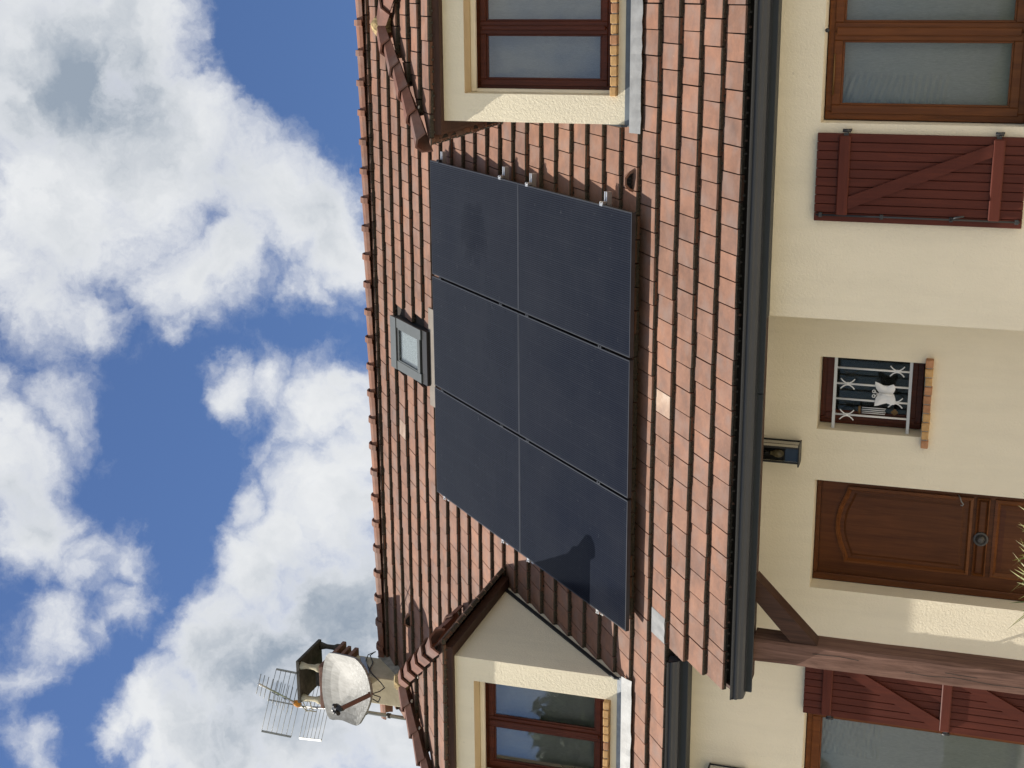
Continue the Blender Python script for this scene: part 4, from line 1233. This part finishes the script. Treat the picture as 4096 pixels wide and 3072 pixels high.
# ------------------------------------------------------------------ roof window
def rbox(mb_, x0, x1, s_0, s_1, o0, o1, mi=0):
    return mb_.add([rp(x, s, o) for o in (o1, o0) for s in (s_0, s_1) for x in (x0, x1)], [(0, 2, 3, 1), (4, 5, 7, 6), (0, 1, 5, 4), (1, 3, 7, 5), (3, 2, 6, 7), (2, 0, 4, 6)], mi)
mb = MB()
rbox(mb, .965, .985, 3.90, 4.70, .072, .20); rbox(mb, 1.457, 1.477, 3.90, 4.70, .072, .20)
rbox(mb, .986, 1.456, 4.68, 4.70, .072, .20); rbox(mb, .986, 1.456, 3.90, 3.92, .072, .20)
sk = mb.build('skylight', M_FASCIA, house); sk['label'] = 'small grey roof window above the solar panels'
for nm, a in (('cladding', (.957, 1.047, 3.955, 4.565, .050, .0715)), ('cladding', (1.388, 1.484, 3.955, 4.565, .050, .0715)), ('cladding', (.957, 1.484, 4.570, 4.710, .042, .0715)), ('cladding', (1.0475, 1.3875, 3.985, 4.035, .052, .0715))):
    mb = MB(); rbox(mb, *a); mb.build(nm, M_SKYL, sk)
mb = MB(); rbox(mb, 1.048, 1.387, 4.535, 4.5695, .056, .0715); mb.build('shadow_gap', M_BLACK, sk)
mb = MB(); bl = .013
rbox(mb, 1.048, 1.048 + bl, 4.036, 4.534, .054, .070); rbox(mb, 1.387 - bl, 1.387, 4.036, 4.534, .054, .070); rbox(mb, 1.0615, 1.3735, 4.036, 4.049, .054, .070); rbox(mb, 1.0615, 1.3735, 4.521, 4.534, .054, .070)
mb.build('inner_frame', M_SKYL, sk)
mb = MB(); rbox(mb, 1.062, 1.373, 4.050, 4.520, .064, .068); mb.build('pane', M_GLASSD, sk)
mb = MB(); rbox(mb, 1.049, 1.386, 4.038, 4.532, .082, .088); mb.build('blind', M_BLIND, sk)
mb = MB(); rbox(mb, .955, 1.486, 3.842, 3.953, .066, .11); mb.build('lower_sill', M_BLACK, sk)
mb = MB(); rbox(mb, .76, 1.72, 3.735, 3.868, .100, .106); mb.build('apron', simple("taupe_apron", (.17, .145, .12), .7, .1, .15, 10, .3), sk)

# ------------------------------------------------------------------ chimney
CX0, CX1, CY0, CY1 = -2.862, -2.546, 3.42, 3.865
mb = MB(); mb.box(CX0, CX1, CY0, CY1, 3.00, 3.955, ch=.008)
chim = mb.build('chimney', M_CONC, house)
for z0, z1, e in ((3.956, 4.005, .062), (4.050, 4.090, .068), (4.122, 4.168, .098)):
    mb = MB(); mb.box(CX0 - e, CX1 + e, CY0 - e, CY1 + e, z0, z1, ch=.005); mb.build('corbel', M_CORB, chim)
for z0, z1, e in ((4.0055, 4.0495, .02), (4.0905, 4.1215, .035)):
    mb = MB(); mb.box(CX0 - e, CX1 + e, CY0 - e, CY1 + e, z0, z1); mb.build('neck', M_CORB, chim)
for x in (CX0 - .035, CX1 + .035):
    for yy in (CY0 - .035, CY1 + .035):
        mb = MB(); mb.tube([(x, yy, 4.1685), (x, yy, 4.21), (x, yy, 4.25), (x, yy, 4.34), (x, yy, 4.408)], [.050, .048, .030, .028, .046], 10); mb.build('cap_post', M_CONC if yy < 3.6 else M_CONCD, chim)
mb = MB(); mb.box(CX0 + .06, CX1 - .06, CY0 + .08, CY1 - .08, 4.169, 4.30, ch=.01); mb.build('flue', M_CONCD, chim)
mb = MB(); mb.box(CX0 - .082, CX1 + .105, CY0 - .085, CY1 + .055, 4.409, 4.448, ch=.004); mb.build('cap_slab', M_CONCD, chim)
mb = MB()
q0, q1 = rp(0, 4.55, .09), rp(0, 5.36, .09)
mb.add([(CX1 + d, p_.y, p_.z + h) for p_ in (q0, q1) for d, h in ((-.01, -.08), (.035, -.08), (.012, .05), (-.01, .06))], [(0, 1, 5, 4), (1, 2, 6, 5), (2, 3, 7, 6), (0, 4, 7, 3), (0, 3, 2, 1), (4, 5, 6, 7)])
mb.build('mortar_fillet', M_CONCG, chim)
mb = MB(); a, b_ = V((CX1 + .010, 3.45, 3.66)), V((CX1 + .010, 3.80, 3.86))
mb.add([a + V((0, 0, -.03)), b_ + V((0, 0, -.03)), b_ + V((0, 0, .03)), a + V((0, 0, .03)), a + V((.012, 0, -.03)), b_ + V((.012, 0, -.03)), b_ + V((.012, 0, .03)), a + V((.012, 0, .03))], [(0, 1, 2, 3), (4, 7, 6, 5), (3, 2, 6, 7), (0, 4, 5, 1), (0, 3, 7, 4), (1, 5, 6, 2)])
mb.build('strap', M_ZINC, chim)

# ------------------------------------------------------------------ satellite dish
DISH = [(0.407, 0.206), (0.442, 0.097), (0.465, -0.011), (0.49, -0.129), (0.511, -0.257), (0.501, -0.314), (0.472, -0.38), (0.432, -0.434), (0.373, -0.476), (0.295, -0.505), (0.21, -0.519), (0.132, -0.51), (0.06, -0.481), (-0.035, -0.431), (-0.127, -0.369), (-0.233, -0.294), (-0.273, -0.245), (-0.29, -0.162), (-0.298, -0.08), (-0.309, 0.004), (-0.334, 0.089), (-0.376, 0.188), (-0.386, 0.249), (-0.349, 0.295), (-0.261, 0.333), (-0.168, 0.356), (-0.061, 0.365), (0.052, 0.355), (0.185, 0.331), (0.273, 0.3), (0.351, 0.263)]
dc = V((-2.60, 3.05, 3.78)); dx, dz_, dn = V((1, 0, 0)), V((0, .5, .866)), V((0, -.866, .5))
sd = empty('satellite_dish', (-2.60, 3.3, 3.3), 'weathered white satellite dish with brown arm fixed to the chimney', 'satellite dish')
ca = V((sum(q[0] for q in DISH) / len(DISH), sum(q[1] for q in DISH) / len(DISH)))
def dish_pt(q, t, back=0.0):
    a = ca.x + (q[0] - ca.x) * t; b_ = ca.y + (q[1] - ca.y) * t
    return dc + dx * a + dz_ * b_ - dn * (.085 * (1 - t * t) + back)
mb = MB(); T_ = [0, .25, .5, .75, .92, 1.0]; n_ = len(DISH)
for k in range(n_):
    a, b_ = DISH[k], DISH[(k + 1) % n_]
    for back in (0, .006):
        for t0, t1 in zip(T_, T_[1:]):
            f = [dish_pt(a, t0, back), dish_pt(a, t1, back), dish_pt(b_, t1, back), dish_pt(b_, t0, back)]
            mb.face(f if t0 > 0 else f[:3], 0, True)
    f = [dish_pt(a, 1, 0), dish_pt(b_, 1, 0), dish_pt(b_, 1, .028), dish_pt(a, 1, .028)]
    mb.face(f)
    mb.face([dish_pt(a, 1, .028), dish_pt(b_, 1, .028), dish_pt(b_, .97, .028), dish_pt(a, .97, .028)])
me = mb.build('reflector', M_DISH, sd)
arm0, arm1 = V((-2.40, 2.80, 3.335)), V((-2.525, 2.755, 3.655))
def beam(name, a, b_, w, h, mat, parent):
    a, b_ = V(a), V(b_); d = (b_ - a).normalized(); s_ = d.cross(V((0, 1, 0))).normalized() * w / 2; u_ = d.cross(s_).normalized() * h / 2
    m2 = MB(); m2.add([p_ + q for p_ in (a, b_) for q in (-s_ - u_, s_ - u_, s_ + u_, -s_ + u_)], [(0, 1, 2, 3), (4, 7, 6, 5), (0, 4, 5, 1), (1, 5, 6, 2), (2, 6, 7, 3), (3, 7, 4, 0)])
    return m2.build(name, mat, parent)
arm0 = V((-2.40, 2.775, 3.33)); arm1 = V((-2.515, 2.62, 3.585))
beam('feed_arm', arm0, arm1, .042, .03, M_HIP, sd)
ln = V((-2.535, 2.63, 3.645))
mb = MB()
mb.tube([arm1 + V((.0, .0, -.02)), ln + V((.0, .01, -.02)), ln + V((-.01, .05, .03))], [.022, .036, .040], 10)
mb.tube([ln + V((-.045, -.01, -.02)), ln + V((-.06, .03, .02))], .024, 8); mb.tube([ln + V((.03, .0, .015)), ln + V((.01, .04, .05))], .022, 8)
mb.tube([ln + V((-.02, -.02, -.02)), ln + V((-.03, -.03, .03))], .018, 8)
mb.build('feed_head', M_BLACK, sd)
mb = MB(); mb.tube([ln + V((-.04, .04, .045)), ln + V((-.052, .065, .075))], .022, 10); mb.build('feed_cap', M_ALUD, sd)
beam('bracket', (-2.62, 3.14, 3.70), (-2.66, 3.418, 3.70), .06, .06, M_ALUD, sd)
beam('bracket', (-2.40, 2.80, 3.335), (-2.62, 3.416, 3.62), .04, .04, M_HIP, sd)
mb = MB()
mb.tube([(-2.44, 2.86, 3.36), (-2.46, 2.98, 3.31), (-2.51, 3.16, 3.33), (-2.536, 3.30, 3.43), (-2.53, 3.46, 3.60), (-2.530, 3.70, 3.78), (-2.50, 3.82, 3.80), (-2.44, 3.80, 3.70)], .006, 6)
mb.tube([(-2.44, 2.87, 3.37), (-2.52, 2.97, 3.30), (-2.60, 3.0, 3.34), (-2.60, 3.05, 3.42)], .006, 6)
mb.tube([(-2.53, 3.50, 3.66), (-2.53, 3.72, 3.70), (-2.51, 3.83, 3.78), (-2.46, 3.84, 3.72)], .006, 6)
mb.build('cable', M_CABLE, sd)

# ------------------------------------------------------------------ TV aerial on its mast
ta = empty('tv_antenna', (-3.14, 3.72, 2.6), 'rusty television aerial with two grid reflectors on a mast behind the chimney', 'tv antenna')
E0 = V((-3.40, 4.05, 4.74)); bd = V((.61, -.79, .0)).normalized(); ed = V((.79, .61, 0)).normalized()
mb = MB(); mb.tube([(-3.105, 3.63, 3.0), (-3.12, 3.66, 3.9), (-3.12, 3.66, 4.02)], .022, 10); 
mb.tube([(-3.12, 3.66, 4.02), (-3.30, 3.92, 4.42), (-3.40, 4.05, 4.70), (-3.40, 4.05, 4.80)], .016, 8); mb.build('mast', M_ALUD, ta)
mb = MB()
for z in (3.50, 3.78): mb.tube([(-3.112, 3.645, z - .02), (-3.112, 3.645, z + .02)], .030, 10)
mb.build('clamp', M_IRON, ta)
tip = E0 + bd * 1.32
mb = MB(); mb.tube([E0, tip], .011, 6); mb.tube([E0 + bd * .12 + V((0, 0, .045)), E0 + bd * .62 + V((0, 0, .03)), E0 + bd * 1.0 + V((0, 0, .0))], .007, 6); mb.build('boom', M_ALU, ta)
for k, t in enumerate((.30, .42, .53, .64, .75, .86, .98, 1.10, 1.21, 1.31)):
    h = .15 - .0045 * k
    mb = MB(); c0 = E0 + bd * t; mb.tube([c0 - ed * h, c0 + ed * h], .0042, 6); mb.build('director', M_ALUD, ta)
    if k in (2, 4, 5):
        mb = MB(); q = c0 + V((0, 0, .012)); mb.tube([q - bd * .02, q + bd * .02], .018, 8); mb.build('holder', M_BLACK, ta)
for sg in (1, -1):
    dv = (bd * .34 + V((0, 0, sg * .94))).normalized()
    L0, L1, hw = .055, .40, .36
    mb = MB()
    for k in range(7):
        c0 = E0 + dv * (L0 + (L1 - L0) * k / 6) + bd * .02
        mb.tube([c0 - ed * hw, c0 + ed * hw], .0034, 6)
    rg = mb.build('reflector_grid', M_ALUD, ta)
    for q in (-hw, 0.0, hw):
        a = E0 + dv * L0 + ed * q + bd * .02; b_ = E0 + dv * L1 + ed * q + bd * .02
        beam('grid_edge', a, b_, .024 if q else .014, .008, M_ALUD, rg)
mb = MB(); c0 = E0 + bd * .20; mb.tube([c0 - bd * .075, c0 - bd * .03, c0 + bd * .03, c0 + bd * .09], [.030, .040, .038, .022], 8); mb.build('dipole_box', M_ORANGE, ta)
mb = MB(); mb.tube([c0 + V((0, 0, -.03)), c0 + V((-.08, .0, -.12)), c0 + V((-.05, .0, -.19)), c0 + V((.05, .0, -.16)), c0 + V((.03, .02, -.06)), c0 + V((-.10, .05, -.10)), c0 + V((-.09, .04, -.22))], .006, 6); mb.build('cable', M_CONC, ta)

# ------------------------------------------------------------------ solar array: four rails, six panels
RAILS = [(3.335, 'topmost'), (2.085, 'second from the top'), (1.60, 'third from the top'), (.425, 'lowest')]
GAPX = (PW + .01, 2 * PW + .03)
def rmat(x, s, off): return ROOF_M @ Matrix.Translation((x, s, -off))
mbr = MB()
mbr.box(-.045, 3.245, -.020, .020, -.040, -.034); mbr.box(-.045, 3.245, -.020, -.014, -.0335, .0); mbr.box(-.045, 3.245, .014, .020, -.0335, .0); mbr.box(-.045, 3.245, -.0135, -.005, -.006, .0); mbr.box(-.045, 3.245, .005, .0135, -.006, .0); mbr.box(-.045, 3.245, -.0045, .0045, -.0335, -.026)
rail_me = mbr.mesh('rail', [M_ALU])
mbc = MB(); mbc.box(-.010, .010, -.024, .024, -.030, .004, ch=.002); mbc.tube([(0, 0, .004), (0, 0, .010)], .0065, 8); clamp_me = mbc.mesh('clamp', [M_PFRAME])
mbe = MB(); mbe.box(-.002, .020, -.020, .020, -.032, .002, ch=.002); mbe.box(-.012, .0, -.020, .020, -.003, .003); mbe.tube([(.010, 0, .002), (.010, 0, .012)], .007, 8); eclamp_me = mbe.mesh('end_clamp', [M_ALU]); eclamp_b = mbe.mesh('end_clamp', [M_PFRAME])
mbh = MB(); mbh.box(-.02, .02, -.03, .03, -.094, -.0405); hook_me = mbh.mesh('roof_hook', [M_ALU])
for s, nm in RAILS:
    P = rp(0, s, .05)
    t = empty('mounting_rail', P, f'bare aluminium mounting rail under the solar panels, {nm} of the four', 'rail', 'mounting rails of the solar array')
    put(bpy.data.objects.new('rail', rail_me), t, rmat(0, s, .036))
    for x in GAPX: put(bpy.data.objects.new('clamp', clamp_me), t, rmat(x, s, .0))
    put(bpy.data.objects.new('end_clamp', eclamp_b if nm == 'topmost' else eclamp_me), t, rmat(AW + .003, s, .0))
    put(bpy.data.objects.new('end_clamp', eclamp_me), t, rmat(-.003, s, .0) @ Matrix.Rotation(pi, 4, 'Z'))
    for x in (.25, .95, 1.65, 2.35, 2.98): put(bpy.data.objects.new('roof_hook', hook_me), t, rmat(x, s, .036))
mbp = MB(); d = .032; r_ = .0105
mbp.box(0, r_, 0, PH, -d, 0, ch=.001); mbp.box(PW - r_, PW, 0, PH, -d, 0, ch=.001); mbp.box(r_ + .0002, PW - r_ - .0002, 0, r_, -d, 0, ch=.001); mbp.box(r_ + .0002, PW - r_ - .0002, PH - r_, PH, -d, 0, ch=.001)
pf_me = mbp.mesh('frame', [M_PFRAME])
mbg = MB(); mbg.box(r_ - .001, PW - r_ + .001, r_ - .001, PH - r_ + .001, -.0065, -.0015); cell_me = mbg.mesh('cell_glass', [M_CELL])
mbb = MB(); mbb.box(.30, .72, PH / 2 - .03, PH / 2 + .03, -.028, -.007); jb_me = mbb.mesh('junction_box', [M_BLACK])
for j in (1, 0):
    for i in range(3):
        X0, s = i * (PW + .02), j * (PH + .005)
        P = rp(X0 + PW / 2, s, .03)
        lab = f"black solar panel, {['left', 'middle', 'right'][i]} one of the {['lower', 'upper'][j]} row on the roof"
        t = empty('solar_panel', P, lab, 'solar panel', 'solar panels of the roof array')
        jz = Matrix.Rotation(random.uniform(-.0012, .0012), 4, 'X') @ Matrix.Rotation(random.uniform(-.0012, .0012), 4, 'Y')
        M_ = rmat(X0, s, 0) @ jz
        for nm, me in (('frame', pf_me), ('cell_glass', cell_me), ('junction_box', jb_me)):
            put(bpy.data.objects.new(nm, me), t, M_)

# ------------------------------------------------------------------ spiky plant by the door
rng = random.Random(11)
yc = V((1.68, -2.0, -3.005))
yu = empty('yucca', (yc.x, yc.y, G), 'spiky green yucca with yellow brown leaf tips in front of the door', 'plant')
mb = MB(); mb.tube([(yc.x, yc.y, G + .25), (yc.x + .01, yc.y, -3.5), (yc.x, yc.y, yc.z)], [.07, .06, .05], 10); mb.build('trunk', M_BROWNV, yu)
mb = MB(); prof = [(0, G + .006), (.17, G + .006), (.22, G + .30), (.20, G + .30), (.19, G + .26), (0, G + .26)]
for k in range(20):
    a0, a1 = 2 * pi * k / 20, 2 * pi * (k + 1) / 20
    for (r0, z0), (r1, z1) in zip(prof, prof[1:]):
        cc = lambda r, a, z: (yc.x + r * cos(a), yc.y + r * sin(a), z)
        q = [cc(r0, a0, z0)] + ([cc(r0, a1, z0)] if r0 else []) + [cc(r1, a1, z1)] + ([cc(r1, a0, z1)] if r1 else [])
        mb.face(q, 0, True)
mb.build('pot', M_HIP, yu)
M_LEAF, nt, b = mat_new("yucca_leaf"); g = N(nt)
oi = g.n('ShaderNodeObjectInfo'); uvz = g.n('ShaderNodeSeparateXYZ'); g.l(g.obj(), uvz.inputs[0])
tipf = g.n('ShaderNodeMapRange'); g.l(uvz.outputs['X'], tipf.inputs['Value']); tipf.inputs['From Min'].default_value = .22; tipf.inputs['From Max'].default_value = .38
c = g.mix(oi.outputs['Random'], (.055, .105, .025), (.15, .18, .045))
c = g.mix(g.math('MULTIPLY', tipf.outputs[0], .6), c, (.36, .29, .09))
g.l(c, b.inputs['Base Color']); b.inputs['Roughness'].default_value = .5
lv = []
for v_ in range(5):
    mbl = MB(); L_ = .335 + .016 * v_; n_ = 7; bend = .10 + .09 * v_
    rows = []
    for k in range(n_ + 1):
        t = k / n_; w_ = .0155 * (1 - t) ** .7 * (.55 + .9 * t if t < .5 else 1.0)
        x = L_ * t; z = -bend * L_ * t * t
        rows.append([(x, -w_, z + w_ * .35), (x, 0, z), (x, w_, z + w_ * .35)])
    for k in range(n_):
        for q in range(2): mbl.face([rows[k][q], rows[k + 1][q], rows[k + 1][q + 1], rows[k][q + 1]], 0, True)
    lv.append(mbl.mesh('leaf', [M_LEAF]))
for k in range(560):
    az = rng.uniform(0, 2 * pi); t = ((k + .5) / 560) ** .7
    el = math.asin(-.35 + 1.33 * t) if -.35 + 1.33 * t < 1 else pi / 2
    M_ = Matrix.Translation(yc + V((0, 0, -.08 + .16 * t))) @ Matrix.Rotation(az, 4, 'Z') @ Matrix.Rotation(-el, 4, 'Y') @ Matrix.Rotation(rng.uniform(-.5, .5), 4, 'X')
    M_.translation += V((rng.choice((-.19, -.06, .05, .18)), rng.uniform(-.08, .08), rng.uniform(-.02, .02)))
    put(bpy.data.objects.new('leaf', lv[rng.randrange(5)]), yu, M_)

# ------------------------------------------------------------------ garden behind the photographer (mirrored in the panes)
M_CROWN, nt, b = mat_new("tree_leaves"); g = N(nt)
ge = g.n('ShaderNodeNewGeometry')
c = g.mix(ge.outputs['Random Per Island'], (.035, .060, .018), (.085, .115, .038))
g.l(c, b.inputs['Base Color']); b.inputs['Roughness'].default_value = .6
def leaves(mb_, c0, r, n_, sz, rng):
    for _ in range(n_):
        d = V((rng.gauss(0, 1), rng.gauss(0, 1), rng.gauss(0, 1))).normalized() * (rng.random() ** .45)
        p_ = V((c0[0] + d.x * r[0], c0[1] + d.y * r[1], c0[2] + d.z * r[2]))
        u = V((rng.uniform(-1, 1), rng.uniform(-1, 1), rng.uniform(-1, 1))).normalized(); w_ = u.orthogonal().normalized(); s_ = sz * rng.uniform(.6, 1.3)
        mb_.face([p_ - u * s_, p_ + w_ * s_ * .5, p_ + u * s_, p_ - w_ * s_ * .5])
def tree(x, y_, h, label, seed):
    rng = random.Random(seed)
    t = empty('tree', (x, y_, G), label, 'tree', 'trees in the garden behind the photographer')
    mb_ = MB(); mb_.tube([(x, y_, G), (x + .1, y_, G + h * .35), (x, y_ + .1, G + h * .75)], [.28, .2, .07], 10)
    for k in range(6):
        a = k * 1.05; z = G + h * (.32 + .07 * k); mb_.tube([(x, y_, z), (x + cos(a) * h * .2, y_ + sin(a) * h * .2, z + h * .18)], [.09, .03], 6)
    mb_.build('trunk', M_BROWNV, t)
    mb_ = MB()
    for k in range(26):
        a = rng.uniform(0, 6.28); rr = h * .24 * rng.random() ** .5; zz = G + h * rng.uniform(.42, .92)
        rr *= 1.15 - (zz - G) / h * .6
        leaves(mb_, (x + cos(a) * rr, y_ + sin(a) * rr, zz), (h * .10, h * .10, h * .085), 480, .19, rng)
    mb_.build('crown', M_CROWN, t)
tree(-13.2, -20.5, 11.0, 'broad green tree at the left end of the garden', 1)
tree(-9.2, -22.0, 9.0, 'smaller green tree beside the broad one in the garden', 2)
tree(-18.5, -19.0, 10.2, 'outermost green tree on the left of the garden', 3)
rng = random.Random(21)
mb = MB()
for k in range(60):
    leaves(mb, (5.0 + 9 * k / 60, -17.4 + rng.uniform(-.4, .4), -2.5 + rng.uniform(-1.1, .9)), (.55, .5, .55), 110, .07, rng)
hg = empty('hedge', (9.5, -17.4, G), 'clipped green hedge along the far side of the yard', 'hedge')
mb.build('foliage', M_CROWN, hg)
mb = MB()
for k in range(9): mb.tube([(5.2 + k, -17.4, G), (5.25 + k, -17.35, -2.2)], .04, 6)
mb.build('stem', M_BROWNV, hg)

for o in S.objects:
    if o.type == 'MESH' and not o.data.polygons: print('EMPTY', o.name)
print('objects', len(S.objects), 'tris', sum(len(o.data.loops) - 2 * len(o.data.polygons) for o in S.objects if o.type == 'MESH'))
